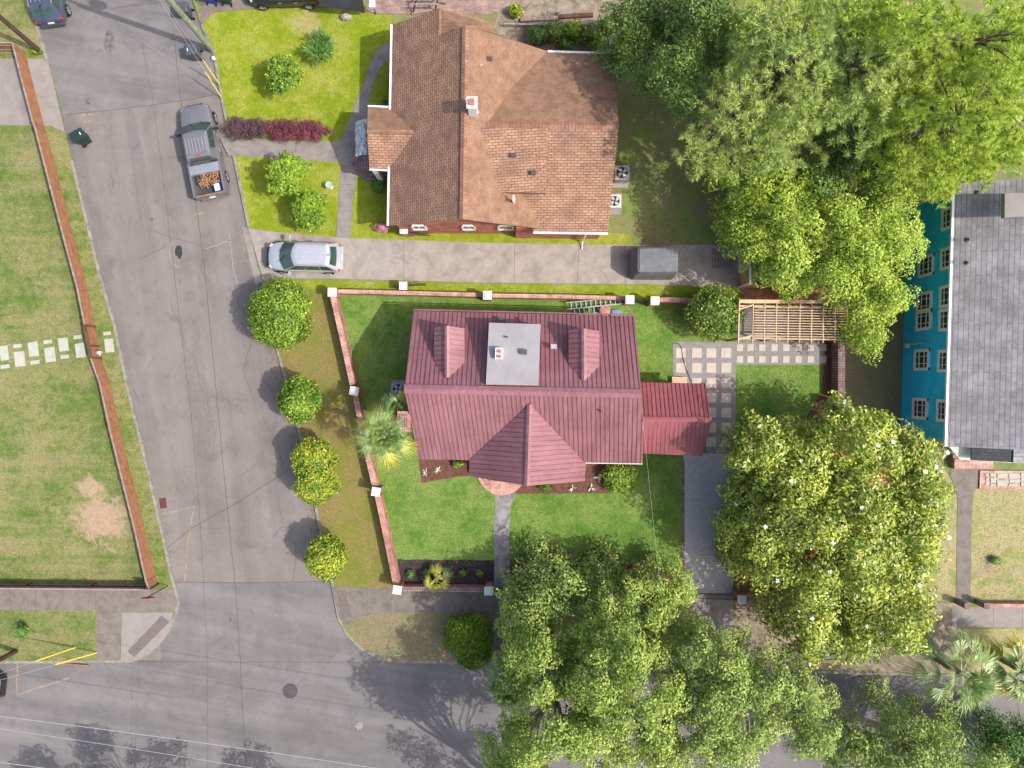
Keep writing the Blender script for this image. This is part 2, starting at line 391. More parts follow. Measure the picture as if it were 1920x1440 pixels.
M['l_bushy'] = leaf_mat('golden_leaf', (.045, .11, .012), (.18, .26, .022), (.46, .44, .06), .3, accent=(.5, .30, .05), acc=.04, big=1.2)
M['l_tree'] = leaf_mat('shrub_tree_leaf', (.05, .10, .010), (.13, .22, .016), (.24, .33, .03), .3)
M['l_tree2'] = leaf_mat('shrub_blue_green', (.035, .09, .02), (.08, .17, .035), (.17, .26, .05), .3)
M['l_purple'] = leaf_mat('purple_leaf', (.05, .022, .03), (.13, .032, .055), (.24, .045, .08), .3, big=.5)
M['l_purpled'] = leaf_mat('dark_purple_leaf', (.035, .025, .03), (.075, .04, .055), (.13, .06, .08), .3, big=.5)
M['l_cam'] = leaf_mat('camellia_leaf', (.04, .08, .015), (.12, .19, .03), (.25, .33, .05), .22, .35, .5, accent=(.45, .42, .12), acc=.06)
M['l_pink'] = leaf_mat('pink_leaf', (.25, .08, .12), (.42, .17, .22), (.55, .3, .33), .3)
M['l_cypress'] = leaf_mat('cypress_leaf', (.04, .075, .008), (.10, .16, .012), (.19, .27, .02), .3)
M['l_palm'] = leaf_mat('palm_blade', (.055, .10, .028), (.13, .20, .055), (.28, .34, .11), .3, .4, .5)
M['l_palmy'] = leaf_mat('palm_blade_yellow', (.20, .20, .03), (.38, .36, .05), (.55, .50, .10), .3, .4, .5)
M['l_agave'] = leaf_mat('pale_blade', (.30, .34, .25), (.45, .48, .36), (.6, .62, .5), .2)
M['petal'] = leaf_mat('white_petal', (.6, .6, .52), (.75, .75, .68), (.85, .85, .8), .2)
M['l_grass'] = leaf_mat('grass_blade', (.05, .10, .01), (.12, .19, .018), (.22, .27, .035), .3)

# ---------------------------------------------------------------- setting: ground, road, kerbs
def struct(name, mb, mats, **k): return tag(mb.build(name, mats, **k), kind='structure')
ZR = -.12
g = MB(); g.face([(-400, -400, -.17), (400, -400, -.17), (400, 400, -.17), (-400, 400, -.17)])
struct('ground', g, M['g_ground'])
kW = [(-300, -6000), (20, -700), (50, 0), (72, 55), (92, 122), (104, 170), (122, 248), (135, 300), (150, 360), (185, 505), (215, 608), (238, 720), (258, 800), (275, 870), (291, 940), (306, 1005), (322, 1080), (331, 1110), (335, 1130), (331, 1150), (318, 1182), (294, 1214), (268, 1234), (245, 1241), (0, 1243), (-900, 1246), (-9000, 1290)]
kE = [(20, -6000), (300, -700), (361, 0), (377, 47), (400, 100), (414, 180), (428, 250), (443, 320), (465, 425), (480, 480), (492, 528), (516, 645), (535, 715), (555, 790), (586, 925), (601, 1005), (621, 1090), (634, 1160), (650, 1190), (676, 1217), (712, 1236), (745, 1242), (925, 1244), (1300, 1250), (1600, 1264), (1920, 1268), (2900, 1285), (9000, 1400)]
rd = MB()
rd.face([(-300, -90, ZR), (300, -90, ZR), (300, 200, ZR), (-300, 200, ZR)])
def decal(pts, wd, mat, lvl=1, seed=None, amp=.05):
    P = PX(pts)
    if seed is not None:
        r = random.Random(seed); Q = []
        for i in range(len(P)-1):
            n = max(1, int((P[i+1]-P[i]).length/.35))
            for k in range(n): Q.append(P[i].lerp(P[i+1], k/n)+Vector((r.uniform(-amp, amp), r.uniform(-amp, amp), 0)))
        P = Q+[P[-1]]
    strip(rd, P, wd, None, ZR+.004*lvl, mat)
def blob(px, py, rx, ry, mat, lvl=1, seed=1, n=18, j=.25):
    r = random.Random(seed); c = W(px, py)
    rd.face([(c.x+math.cos(2*math.pi*k/n)*rx/S*(1+r.uniform(-j, j)), c.y+math.sin(2*math.pi*k/n)*ry/S*(1+r.uniform(-j, j)), ZR+.004*lvl) for k in range(n)], mat)
# mats: 0 road 1 newer grey overlay 2 tar crack 3 rust crack 4 fresh tar 5 oil 6 chalk 7 yellow
top = [W(x, y, 0) for x, y in [(-200, -300), (420, -300), (430, 185), (400, 178), (350, 186), (280, 196), (200, 208), (140, 212), (112, 215)]]
rd.face([(p.x, p.y, ZR+.004) for p in top], 1)
bot = [(300, 1092), (460, 1094), (560, 1091), (625, 1090), (1000, 1240), (3200, 1240), (3200, 2400), (-1200, 2400), (-1200, 1200), (300, 1240)]
rd.face([(W(x, y).x, W(x, y).y, ZR+.004) for x, y in bot], 1)
for pts, wd in (([(318, 0), (326, 75), (337, 185), (352, 290), (368, 395), (385, 530), (397, 660), (410, 800), (430, 1000), (440, 1100), (450, 1250), (458, 1420), (470, 1500)], .03),
                ([(265, 80), (285, 185), (300, 300), (322, 480), (345, 680), (355, 750), (372, 950), (380, 1090), (388, 1240), (388, 1500)], .02),
                ([(300, 1092), (460, 1094), (625, 1091)], .025), ([(240, 1241), (480, 1243), (745, 1243)], .02),
                ([(245, 1241), (245, 1440)], .015), ([(260, 1243), (250, 1440)], .012),
                ([(120, 214), (200, 206), (280, 196), (350, 186), (398, 177)], .03),
                ([(310, 1030), (360, 990), (440, 945), (560, 870), (640, 810)], .03)):
    decal(pts, wd, 2, 3, seed=int(pts[0][0]), amp=.02)
cr = random.Random(5)
for pts in ([(288, 433), (300, 436), (322, 446), (345, 453), (372, 460)], [(262, 485), (285, 473), (310, 460)], [(318, 560), (320, 580), (332, 605), (345, 640), (347, 650), (368, 680), (372, 720)],
            [(372, 720), (385, 745), (392, 780)], [(360, 775), (378, 762), (402, 740), (420, 728)], [(378, 765), (388, 780)], [(405, 805), (398, 850), (392, 880), (386, 900), (388, 960), (396, 1000)],
            [(372, 990), (400, 992), (430, 992), (455, 1000), (440, 1020)], [(400, 940), (425, 933), (445, 935), (460, 942)], [(192, 265), (200, 278), (192, 295)], [(200, 278), (212, 277)], [(260, 262), (252, 278), (243, 288)],
            [(205, 325), (212, 340), (210, 352)], [(430, 340), (460, 360)], [(500, 500), (470, 540), (480, 600), (500, 640)], [(470, 620), (500, 650), (530, 700)], [(480, 690), (505, 730), (520, 775)],
            [(490, 780), (520, 830), (530, 880)], [(440, 900), (480, 870), (500, 880)], [(520, 930), (530, 985), (510, 1010)], [(480, 960), (510, 985)], [(560, 1030), (590, 1090)], [(530, 1010), (555, 1020), (548, 1090)],
            [(450, 600), (470, 640), (455, 690), (470, 740)], [(250, 730), (262, 760)], [(340, 900), (350, 930)], [(400, 560), (430, 540), (455, 548)]):
    decal(pts, cr.uniform(.015, .035), 3 if cr.random() < .7 else 2, 4, seed=cr.randint(0, 999), amp=.05)
blob(334, 471, 7, 12, 4, 5, 3); 
ring = [(334+18*math.cos(a/10*math.pi), 474+26*math.sin(a/10*math.pi)) for a in range(5, 14)]
decal(ring, .05, 6, 3)
blob(203, 75, 13, 20, 5, 3, 8, j=.4); blob(163, 190, 6, 8, 5, 3, 9, j=.4); blob(172, 186, 4, 3, 5, 3, 10, j=.3); blob(282, 410, 4, 4, 5, 3, 11); blob(336, 526, 2, 2, 5, 3, 12); blob(430, 1162, 4, 4, 5, 3, 12)
rr_ = random.Random(12)
for j in range(2):
    ed = []
    for i, (x, y) in enumerate([(478, 436), (486, 480), (498, 528), (521, 645), (540, 715), (560, 790), (590, 925), (606, 1005), (624, 1088)]): ed.append((x-5, y))
    inn = [(x-rr_.uniform(14, 34)*(1-j*.55), y+rr_.uniform(-6, 6)) for x, y in ed]
    q = jag(PX(ed+inn[::-1]), .07, .3, j); rd.face([(p.x, p.y, ZR+.004*(1+j)) for p in q], 8)
for pts in ([(428, 436), (436, 500), (447, 546)],): decal(pts, .06, 6, 3, seed=4, amp=.01)
for pts in ([(31, 1245), (29, 1304), (128, 1272)], [(300, 965), (362, 950), (350, 1020), (345, 1090)], [(362, 402), (380, 398)], [(385, 466), (430, 450)], [(150, 215), (175, 213)], [(155, 228), (172, 224)]):
    decal(pts, .09, 7, 3, seed=3, amp=.03)
blob(672, 1362, 7, 7, 6, 3, 5, j=.5)
struct('road', rd, [M['road'], M['road2'], M['crack'], M['crack2'], M['patch'], M['oil'], M['chalk'], M['yline'], conc_mat('gutter_dirt', (.185, .16, .14), .2, 2.5, (.13, .10, .07), .7, grain=.35)])
# raised blocks
def sheet(name, pts, mat, z, jagged=True, amp=.05, seed=1, z0=None, kind='structure'):
    P = PX(pts); P = [Vector((p.x, p.y, z)) for p in P]
    if jagged: P = jag(P, amp, .4, seed)
    m = MB()
    if z0 is None: m.face(ccw(P))
    else: m.slab(P, z0, z)
    return tag(m.build(name, mat), kind=kind)
m = MB(); m.slab([(p.x, p.y) for p in PX(kW+[(-9000, -6000)])], -.16, 0); struct('lawn', m, M['g_left'])
m = MB(); m.slab([(p.x, p.y) for p in PX(kE+[(9000, -6000)])], -.16, 0); struct('lawn', m, M['g_shade'])
kb = MB()
strip(kb, offset_line(PX(kW[:5]), -.04), .16, -.15, .014); strip(kb, offset_line(PX(kW[7:]), -.04), .16, -.15, .014)
strip(kb, offset_line(PX(kE[3:9]), .04), .16, -.15, .014); strip(kb, offset_line(PX(kE[10:]), .04), .16, -.15, .014)
sb_ = [(-9000, 1520), (0, 1508), (960, 1512), (1920, 1522), (9000, 1620)]
m = MB(); m.slab([(p.x, p.y) for p in PX(sb_+[(9000, 9000), (-9000, 9000)])], -.16, 0); struct('lawn', m, M['g_dry'])
strip(kb, PX(sb_), .16, -.15, .014)
struct('kerb', kb, M['kerb'])
SH = [
 ('lawn', [(377, 47), (400, 24), (470, 18), (598, 14), (735, 30), (740, 452), (640, 446), (520, 436), (465, 425), (443, 320), (428, 250), (414, 180), (400, 100)], 'g_bright', .006, .05),
 ('lawn', [(495, 525), (900, 532), (1300, 537), (1385, 538), (1395, 566), (900, 548), (625, 545), (500, 545)], 'g_bright', .006, .05),
 ('lawn', [(735, 436), (1150, 436), (1180, 440), (1190, 462), (735, 452)], 'g_bright', .009, .08),
 ('lawn', [(494, 536), (612, 542), (745, 1104), (622, 1100), (601, 1005), (586, 925), (555, 790), (535, 715), (516, 645)], 'g_verge', .010, .05),
 ('lawn', [(618, 548), (1395, 566), (1395, 640), (1335, 650), (1335, 860), (1280, 868), (1280, 1062), (738, 1056), (700, 900), (660, 730)], 'g_main', .014, .04),
 ('lawn', [(1377, 684), (1572, 684), (1572, 742), (1535, 830), (1377, 850)], 'g_main', .016, .04),
 ('lawn', [(650, 1172), (690, 1154), (750, 1148), (925, 1150), (925, 1242), (745, 1240), (712, 1234), (676, 1214)], 'g_dead', .010, .05),
 ('lawn', [(1786, 915), (1930, 915), (2300, 915), (2300, 1128), (1786, 1128)], 'g_dry', .008, .05),
 ('lawn', [(1786, 1178), (2300, 1180), (2300, 1262), (1700, 1262)], 'g_dry', .008, .05),
 ('lawn', [(1680, 800), (1770, 880), (1792, 915), (1795, 1128), (1680, 1126)], 'g_dry', .006, .05),
 ('lawn', [(1588, 600), (1692, 600), (1692, 800), (1588, 800)], 'g_dead', .007, .05),
 ('flower_bed', [(1545, 640), (1572, 640), (1577, 760), (1575, 800), (1500, 800), (1540, 735), (1545, 684)], 'mulch', .022, .05),
 ('flower_bed', [(785, 858), (884, 858), (884, 890), (790, 905)], 'mulch', .022, .03),
 ('flower_bed', [(980, 900), (1097, 895), (1100, 860), (1192, 860), (1192, 900), (1150, 920), (1137, 924), (965, 927)], 'mulch', .022, .04),
 ('flower_bed', [(738, 1049), (927, 1050), (927, 1104), (742, 1104)], 'mulch_d', .022, .04),
 ('flower_bed', [(955, 1050), (1078, 1053), (1282, 1062), (1282, 1104), (955, 1104)], 'mulch', .022, .04),
 ('flower_bed', [(1378, 850), (1540, 830), (1600, 780), (1660, 800), (1690, 900), (1690, 1110), (1378, 1110)], 'clay', .012, .08),
 ('path', [(1378, 1120), (1800, 1132), (1790, 1262), (1378, 1252)], 'dirt', .010, .08),
 ('path', [(1388, 543), (1560, 543), (1560, 572), (1388, 568)], 'clay', .019, .05),
 ('path', [(680, -60), (940, -60), (945, 22), (900, 28), (690, 26)], 'brickpave', .016, .03),
 ('path', [(945, -60), (1180, -60), (1170, 70), (1140, 100), (1000, 95), (925, 60)], 'dirt', .012, .1),
]
for i, (nm, pts, mt, z, amp) in enumerate(SH): sheet(nm, pts, M[mt], z, True, amp, i)
def hard(name, pts, mt, z=.03, joints=(), jw=.02, jm='crack'):
    P = PX(pts); m = MB(); m.slab([(p.x, p.y) for p in P], -.02, z)
    for a, b in joints:
        strip(m, [W(*a), W(*b)], jw, None, z+.004, 1)
    return struct(name, m, [M[mt], M[jm]])
hard('driveway', [(466, 428), (520, 436), (640, 446), (755, 450), (900, 455), (1200, 460), (1290, 459), (1385, 460), (1385, 538), (1200, 533), (900, 530), (620, 522), (530, 522), (505, 524), (494, 528), (481, 480)], 'conc', .03,
     [((757, 450), (757, 526)), ((1086, 458), (1082, 532)), ((553, 440), (553, 522)), ((965, 457), (965, 531)), ((1172, 460), (1172, 533))])
hard('path', [(733, 80), (718, 85), (703, 100), (694, 118), (683, 155), (672, 180), (660, 212), (650, 240), (638, 266), (412, 258), (428, 292), (640, 305), (637, 340), (630, 447), (657, 449), (663, 370), (669, 330), (676, 310), (690, 300), (690, 218), (693, 180), (703, 150), (712, 130), (720, 120), (733, 112)], 'conc_m', .028,
     [((702, 101), (723, 117)), ((640, 304), (668, 304)), ((556, 263), (553, 300)), ((636, 345), (665, 347))])
hard('path', [(925, 922), (968, 922), (958, 945), (955, 985), (956, 1095), (958, 1110), (925, 1110), (927, 1060), (926, 985), (929, 945)], 'conc_d', .028, [((926, 1012), (956, 1012)), ((927, 1085), (956, 1085))])
hard('driveway', [(-600, 110), (80, 110), (92, 123), (104, 170), (122, 248), (95, 236), (-600, 226)], 'conc_l', .018, [((12, 110), (12, 226)), ((38, 110), (38, 226))], jm='conc')
hard('pavement', [(-900, 1104), (325, 1104), (333, 1130), (326, 1147), (180, 1147), (180, 1144), (-900, 1144)], 'conc_w', .018, [((180, 1106), (180, 1146)), ((228, 1106), (228, 1146)), ((67, 1106), (67, 1144)), ((18, 1106), (20, 1144))])
hard('pavement', [(180, 1148), (227, 1148), (225, 1238), (186, 1238), (180, 1225)], 'conc_w', .018, [((181, 1190), (226, 1190))])
hard('pavement', [(229, 1148), (324, 1148), (318, 1182), (294, 1213), (268, 1233), (246, 1240), (226, 1240)], 'conc_l', .018, [((275, 1149), (275, 1175)), ((228, 1193), (262, 1193))], jm='conc')
m = MB(); m.slab([(p.x, p.y) for p in PX([(303, 1154), (318, 1166), (252, 1232), (239, 1221)])], .018, .026); struct('pavement', m, M['tact'])
hard('pavement', [(622, 1100), (740, 1104), (1300, 1112), (1300, 1158), (925, 1151), (760, 1147), (690, 1153), (652, 1170), (636, 1160)], 'conc_w', .018, [((733, 1105), (733, 1149)), ((687, 1103), (690, 1152)), ((925, 1108), (925, 1150)), ((780, 1106), (780, 1148)), ((865, 1107), (865, 1149))])
m = MB(); m.slab([(p.x, p.y) for p in PX([(631, 1107), (647, 1105), (660, 1155), (642, 1161)])], .018, .026); struct('pavement', m, M['tact'])
hard('path', [(926, 1152), (941, 1152), (940, 1243), (924, 1243)], 'conc_w', .019)
hard('driveway', [(1281, 850), (1379, 850), (1374, 1112), (1281, 1112)], 'gravel', .024)
hard('driveway', [(1298, 1113), (1374, 1113), (1377, 1251), (1300, 1249)], 'conc_l', .024, [((1298, 1125), (1374, 1125)), ((1322, 1125), (1325, 1245))], jm='conc')
hard('patio', [(1262, 641), (1546, 641), (1546, 684), (1379, 684), (1379, 849), (1325, 849), (1325, 718), (1262, 718)], 'patiogravel', .024)
hard('patio', [(1382, 572), (1546, 572), (1546, 639), (1382, 639)], 'conc_l', .022)
hard('path', [(1783, 879), (1848, 879), (1836, 905), (1826, 925), (1822, 960), (1819, 1128), (1792, 1128), (1795, 940), (1792, 915), (1780, 890)], 'conc_w', .026)
hard('pavement', [(1784, 1138), (2400, 1138), (2400, 1178), (1784, 1176)], 'conc_l', .02, [((1862, 1138), (1862, 1178)), ((1916, 1138), (1916, 1178))])
hard('driveway', [(361, -80), (598, -80), (598, 13), (470, 17), (402, 23), (390, 34), (378, 48)], 'conc_w', .02, [((470, -10), (470, 16))])
m = MB(); m.face([W(492, 528, -.0)+Vector((0, 0, .029)), W(466, 428)+Vector((0, 0, .029)), W(452, 424)+Vector((0, 0, ZR+.003)), W(478, 534)+Vector((0, 0, ZR+.003))]); struct('driveway', m, M['conc'])
# brick edging of the drive and the half-round steps
m = MB(); strip(m, PX([(1281, 862), (1281, 1108)]), .16, 0, .04)
struct('kerb', m, M['brickdark'])

# ---------------------------------------------------------------- grass blades (stuff)
def inpoly(pts, poly):
    x, y = pts[:, 0], pts[:, 1]; ins = np.zeros(len(pts), bool); n = len(poly); j = n-1
    for i in range(n):
        xi, yi = poly[i][:2]; xj, yj = poly[j][:2]
        c = ((yi > y) != (yj > y)) & (x < (xj-xi)*(y-yi)/((yj-yi) or 1e-9)+xi); ins ^= c; j = i
    return ins
def quadmesh(name, V, mat, parent=None, k=4, smooth=False):
    V = np.asarray(V, dtype=np.float32).reshape(-1, 3).copy(); off = rootloc(parent); V -= np.array(off, dtype=np.float32)
    n = len(V)//k; me = bpy.data.meshes.new(name)
    me.vertices.add(len(V)); me.vertices.foreach_set('co', V.ravel())
    me.loops.add(n*k); me.loops.foreach_set('vertex_index', np.arange(n*k, dtype=np.int32))
    me.polygons.add(n); me.polygons.foreach_set('loop_start', np.arange(0, n*k, k, dtype=np.int32))
    me.update(calc_edges=True)
    me.materials.append(mat)
    o = bpy.data.objects.new(name, me); COL.objects.link(o)
    if parent is not None: o.parent = parent
    return o
def grass(pts, dens, mat, size=.11, z=.02, holes=(), lab=None):
    poly = PX(pts); xs = [p.x for p in poly]; ys = [p.y for p in poly]
    n = int((max(xs)-min(xs))*(max(ys)-min(ys))*dens)
    P = rng.uniform((min(xs), min(ys)), (max(xs), max(ys)), (n, 2)); k = inpoly(P, poly)
    for h in holes: k &= ~inpoly(P, PX(h))
    P = P[k]; n = len(P); a = rng.uniform(0, 2*np.pi, n); l = rng.uniform(.5, 1, n)*size
    d = np.stack([np.cos(a), np.sin(a)], 1); s_ = np.stack([-d[:, 1], d[:, 0]], 1)*.014
    V = np.zeros((n, 3, 3)); V[:, 0, :2] = P+s_; V[:, 1, :2] = P-s_; V[:, 2, :2] = P+d*l[:, None]*.8
    V[:, :2, 2] = z; V[:, 2, 2] = z+l*.6
    return tag(quadmesh('grass', V, mat, k=3), kind='stuff')
HO = [[(733, 80), (703, 100), (672, 180), (638, 266), (412, 258), (428, 292), (640, 305), (630, 447), (657, 449), (690, 300), (693, 180), (720, 120), (733, 112)]]
grass([(379, 49), (402, 26), (598, 16), (735, 30), (735, 448), (520, 434), (467, 424), (416, 180)], 70, M['l_grass'], holes=HO)
grass([(636, 558), (1380, 572), (1380, 638), (1260, 640), (1260, 718), (1200, 720), (1200, 860), (1278, 868), (1278, 1062), (740, 1056)], 60, M['l_grass'], holes=[[(770, 590), (1190, 590), (1190, 860), (770, 860)], [(925, 900), (968, 900), (956, 1062), (925, 1062)], [(785, 858), (1192, 858), (1150, 922), (965, 927), (790, 905)]], size=.1)
grass([(1380, 686), (1570, 686), (1570, 742), (1535, 828), (1380, 848)], 60, M['l_grass'])
grass([(0, 230), (90, 240), (135, 300), (233, 720), (318, 1085), (0, 1085)], 45, M['l_grass'], holes=[[(0, 640), (215, 610), (215, 665), (0, 695)], [(130, 940), (240, 905), (250, 1010), (150, 1000)]])
grass([(0, 1148), (178, 1148), (178, 1236), (0, 1236)], 45, M['l_grass'])
grass([(505, 536), (600, 545), (740, 1100), (625, 1098), (590, 925), (540, 715)], 25, M['l_grass'], size=.09)
grass([(510, 526), (1380, 540), (1380, 562), (900, 546), (510, 543)], 60, M['l_grass'])
grass([(1830, 922), (1925, 922), (1925, 1124), (1830, 1124)], 30, M['l_grass'])
exec_later = []
# ---------------------------------------------------------------- buildings
def clip_lines(poly, d, spacing, start=0.0):
    poly = [Vector(p) for p in poly]; n = pnormal(poly); d = Vector(d); d = (d-n*d.dot(n)).normalized(); t = n.cross(d)
    o = poly[0]; q = [((p-o).dot(d), (p-o).dot(t)) for p in poly]
    lo = min(v for _, v in q); hi = max(v for _, v in q); out = []; v = lo+spacing*.5+start
    while v < hi-.03:
        us = []
        for i in range(len(q)):
            (u0, v0), (u1, v1) = q[i], q[(i+1) % len(q)]
            if (v0 > v) != (v1 > v): us.append(u0+(v-v0)*(u1-u0)/(v1-v0))
        us.sort()
        for a, b in zip(us[::2], us[1::2]):
            if b-a > .08: out.append((o+d*a+t*v, o+d*b+t*v))
        v += spacing
    return out
def seams(mb, poly, d, spacing=.25, mat=1, w_=.022, h_=.03):
    n = pnormal([Vector(p) for p in poly]); n = n if n.z > 0 else -n
    for a, b in clip_lines(poly, d, spacing): mb.beam(a+n*h_*.35, b+n*h_*.35, w_, h_, mat)
def metal(name, poly, d, parent, mats, th=.07, spacing=.25):
    m = MB(); m.plate(poly, th); seams(m, poly, d, spacing)
    return m.build(name, mats, parent)
RR = [M['redroof'], M['redribs']]; RW = [M['redroof2'], M['redribs']]
def vent_pipe(parent, px, py, z, h=.4, r=.05, name='vent_pipe', m='dark'):
    c = W(px, py, z); b = MB(); b.tube([c, c+Vector((0, 0, h))], r, 10); b.lathe(c, [(r*2.2, 0), (r*1.2, .06)], 12)
    return b.build(name, M[m], parent)
def hood(parent, px, py, z, s=.25, name='roof_vent', m='dark'):
    c = W(px, py, z); b = MB(); b.box(c+Vector((0, 0, .06)), (s, s*.8, .16), R(-1.4), 0, .8); b.box(c+Vector((0, 0, .15)), (s*1.15, s*.95, .03), R(-1.4))
    return b.build(name, M[m], parent)

# --- red metal-roofed house
hr = empty('metal_roof_house', W(980, 725), 'house with a red standing seam metal roof, two dormers and a gabled porch', 'house')
NWc, NEc = W(775, 583, 3.2), W(1190, 593, 3.2); RWc, REc = W(758, 729, 6.2), W(1203, 738, 6.2); SWc, SEc = W(785, 861, 3.2), W(1205, 869, 3.2)
zf = lambda y: 3.2+(4.18-y)*3.0/4.42
def inset(poly, d):
    c = sum((Vector((p[0], p[1], 0)) for p in poly), Vector((0, 0, 0)))/len(poly)
    return [Vector((c.x+(p[0]-c.x)*(1-d/max(.1, abs(p[0]-c.x))), c.y+(p[1]-c.y)*(1-d/max(.1, abs(p[1]-c.y))), 0)) for p in poly]
body = inset([NWc, NEc, SEc, SWc], .35)
m = MB(); nw, ne, se, sw = body
m.slab([(p.x, p.y) for p in body], -.05, 3.02)
for a, b in ((nw, sw), (ne, se)):
    mid = (a+b)/2; o_ = .12 if a is nw else -.12
    p0 = [Vector((p.x, p.y, 3.02)) for p in (a, b)]+[Vector((mid.x, mid.y, 5.9))]; m.prism([p+Vector((0, 0, 0)) for p in p0], [p+Vector((o_, 0, 0)) for p in p0])
m.build('wall', M['brickh'], hr)
r1 = metal('roof', [NWc, NEc, REc, RWc], RWc-NWc, hr, RR); r2 = metal('roof', [SWc, SEc, REc, RWc], RWc-SWc, hr, RR)
up = Vector((0, 0, .07))
def ridge(a, b, w_, parent, mat, dz=.05, drop=.08):
    m = MB(); d = (b-a).normalized(); nn = Vector((-d.y, d.x, 0)).normalized()*w_
    for s_ in (-1, 1): m.plate([a+Vector((0, 0, dz)), b+Vector((0, 0, dz)), b+nn*s_+Vector((0, 0, dz-drop*1.0)), a+nn*s_+Vector((0, 0, dz-drop*1.0))], .02)
    return m.build('ridge_cap', M[mat], parent)
ridge(RWc, REc, .24, hr, 'redroof', .09, .14)
# windows of the street and garden sides
def window_on(parent, a, b, u, z0, wd, ht, out, rows=2, cols=2, name='window', frame='white', t_=.09):
    a = Vector((a[0], a[1], 0)); b = Vector((b[0], b[1], 0)); d = (b-a).normalized(); n = Vector((d.y, -d.x, 0))*out
    c = a+d*u; rz = math.atan2(d.y, d.x)
    m = MB()
    for s_ in (-1, 1):
        m.box(c+n*.04+d*s_*(wd/2-t_/2)+Vector((0, 0, z0+ht/2)), (t_, .09, ht), rz)
        m.box(c+n*.045+Vector((0, 0, z0+ht/2+s_*(ht/2-t_/2))), (wd-.004, .09, t_), rz)
    f = m.build(name, M[frame], parent)
    g_ = MB(); g_.box(c+n*.015+Vector((0, 0, z0+ht/2)), (wd-t_*1.1, .03, ht-t_*1.1), rz); g_.build('pane', M['glass'], f)
    k = MB()
    for i in range(1, cols): k.box(c+n*.045+d*(wd*(i/cols-.5))+Vector((0, 0, z0+ht/2)), (.03, .05, ht-.1), rz)
    for i in range(1, rows): k.box(c+n*.047+Vector((0, 0, z0+ht*i/rows)), (wd-.1, .05, .04), rz)
    if cols > 1 or rows > 1: k.build('muntin', M[frame], f)
    return f
for u in (1.6, 8.6): window_on(hr, sw, se, u, .9, 1.1, 1.5, 1)
for u in (1.8, 4.4, 7, 9.4): window_on(hr, nw, ne, u, .9, 1.0, 1.4, -1)
# dormers
def dormer(xl, xr, xc, y0, yb, ytip, zp=5.85, ze=5.2):
    A = W(xc, y0, zp); B = W(xc, ytip, zp); L0, L1 = W(xl, y0+3, ze), W(xl, yb, ze); R0, R1 = W(xr, y0+5, ze), W(xr, yb, ze)
    e = MB(); a = L0.copy(); b = R0.copy(); zz = zf(a.y)-.15
    wl, wr = a.x+.1, b.x-.1; y_ = a.y-.12; yk = L1.y
    e.prism([Vector((wl, yk, zz)), Vector((wr, yk, zz)), Vector((wr, y_, zz)), Vector((wl, y_, zz))], [Vector((wl, yk, ze-.06)), Vector((wr, yk, ze-.06)), Vector((wr, y_, ze-.06)), Vector((wl, y_, ze-.06))])
    e.prism([Vector((wl, y_, ze-.06)), Vector((wr, y_, ze-.06)), Vector((A.x, y_, zp-.12))][::-1], [Vector((wl, y_-.1, ze-.06)), Vector((wr, y_-.1, ze-.06)), Vector((A.x, y_-.1, zp-.12))][::-1])
    d = e.build('dormer', M['brickh'], hr)
    s1 = metal('dormer_roof', [L0, L1, B, A], A-L0, d, RR, .05, .27); s2 = metal('dormer_roof', [R0, A, B, R1], A-R0, d, RR, .05, .27)
    ridge(A, B, .13, d, 'redroof', .06, .07)
    wz = MB(); wz.box(((wl+wr)/2, y_+.02, (zz+ze)/2+.1), (.75, .05, .8)); wz.build('window', M['glass'], d)
dormer(814, 871, 838, 611, 688, 708); dormer(1066, 1124, 1095, 616, 692, 713)
# raised flat section with the double flue
fa = [W(917, 605, 5.35), W(1014, 608, 5.35), W(1009, 723, 6.3), W(911, 721, 6.3)]
m = MB(); bt = [Vector((p.x, p.y, zf(p.y)-.12)) for p in fa]; m.prism(bt, [p-Vector((0, 0, .08)) for p in fa]); fl = m.build('flat_dormer', M['brickh'], hr)
m = MB(); m.plate(fa, .078); m.build('flat_roof', M['flatroof'], fl)
m = MB(); c = W(936, 663, 5.9); m.box(c+Vector((0, 0, .1)), (.42, .6, .5), R(-1.4)); ch = m.build('chimney', M['cap'], hr)
m = MB(); m.box(W(936, 658.5, 6.3), (.2, .17, .06), 0); m.box(W(936, 668, 6.3), (.2, .17, .06), 0); m.build('flue', M['brickh'], ch)
hood(hr, 982, 660, 5.85, .3); hood(hr, 950, 632, 5.6, .1); hood(hr, 941, 600, 3.75, .28); hood(hr, 1038, 650, 4.85, .28, m='acgrey'); hood(hr, 975, 598, 3.5, .14)
vent_pipe(hr, 1126, 770, 5.4, .45); vent_pipe(hr, 1014, 652, 4.9, .3, .04)
# west chimney
c = W(757, 790, 5.0); m = MB(); m.box((c.x+.02, c.y, 2.5), (.62, 1.0, 5.0), R(-1.4)); ch = m.build('chimney', M['brickh'], hr)
m = MB(); m.box((c.x+.02, c.y, 5.04), (.74, 1.1, .1), R(-1.4)); m.box((c.x+.02, c.y, 5.13), (.42, .75, .1), R(-1.4), 1); m.build('chimney_cap', [M['brick'], M['brickdark']], ch)
# porch
pk0, pk1 = W(993, 758, 5.75), W(988, 911, 5.75)
wp = [W(880, 893, 3.0), pk1, pk0, W(881, 864, 3.42)]; ep = [pk1, W(1097, 903, 3.0), W(1098, 872, 3.42), pk0]
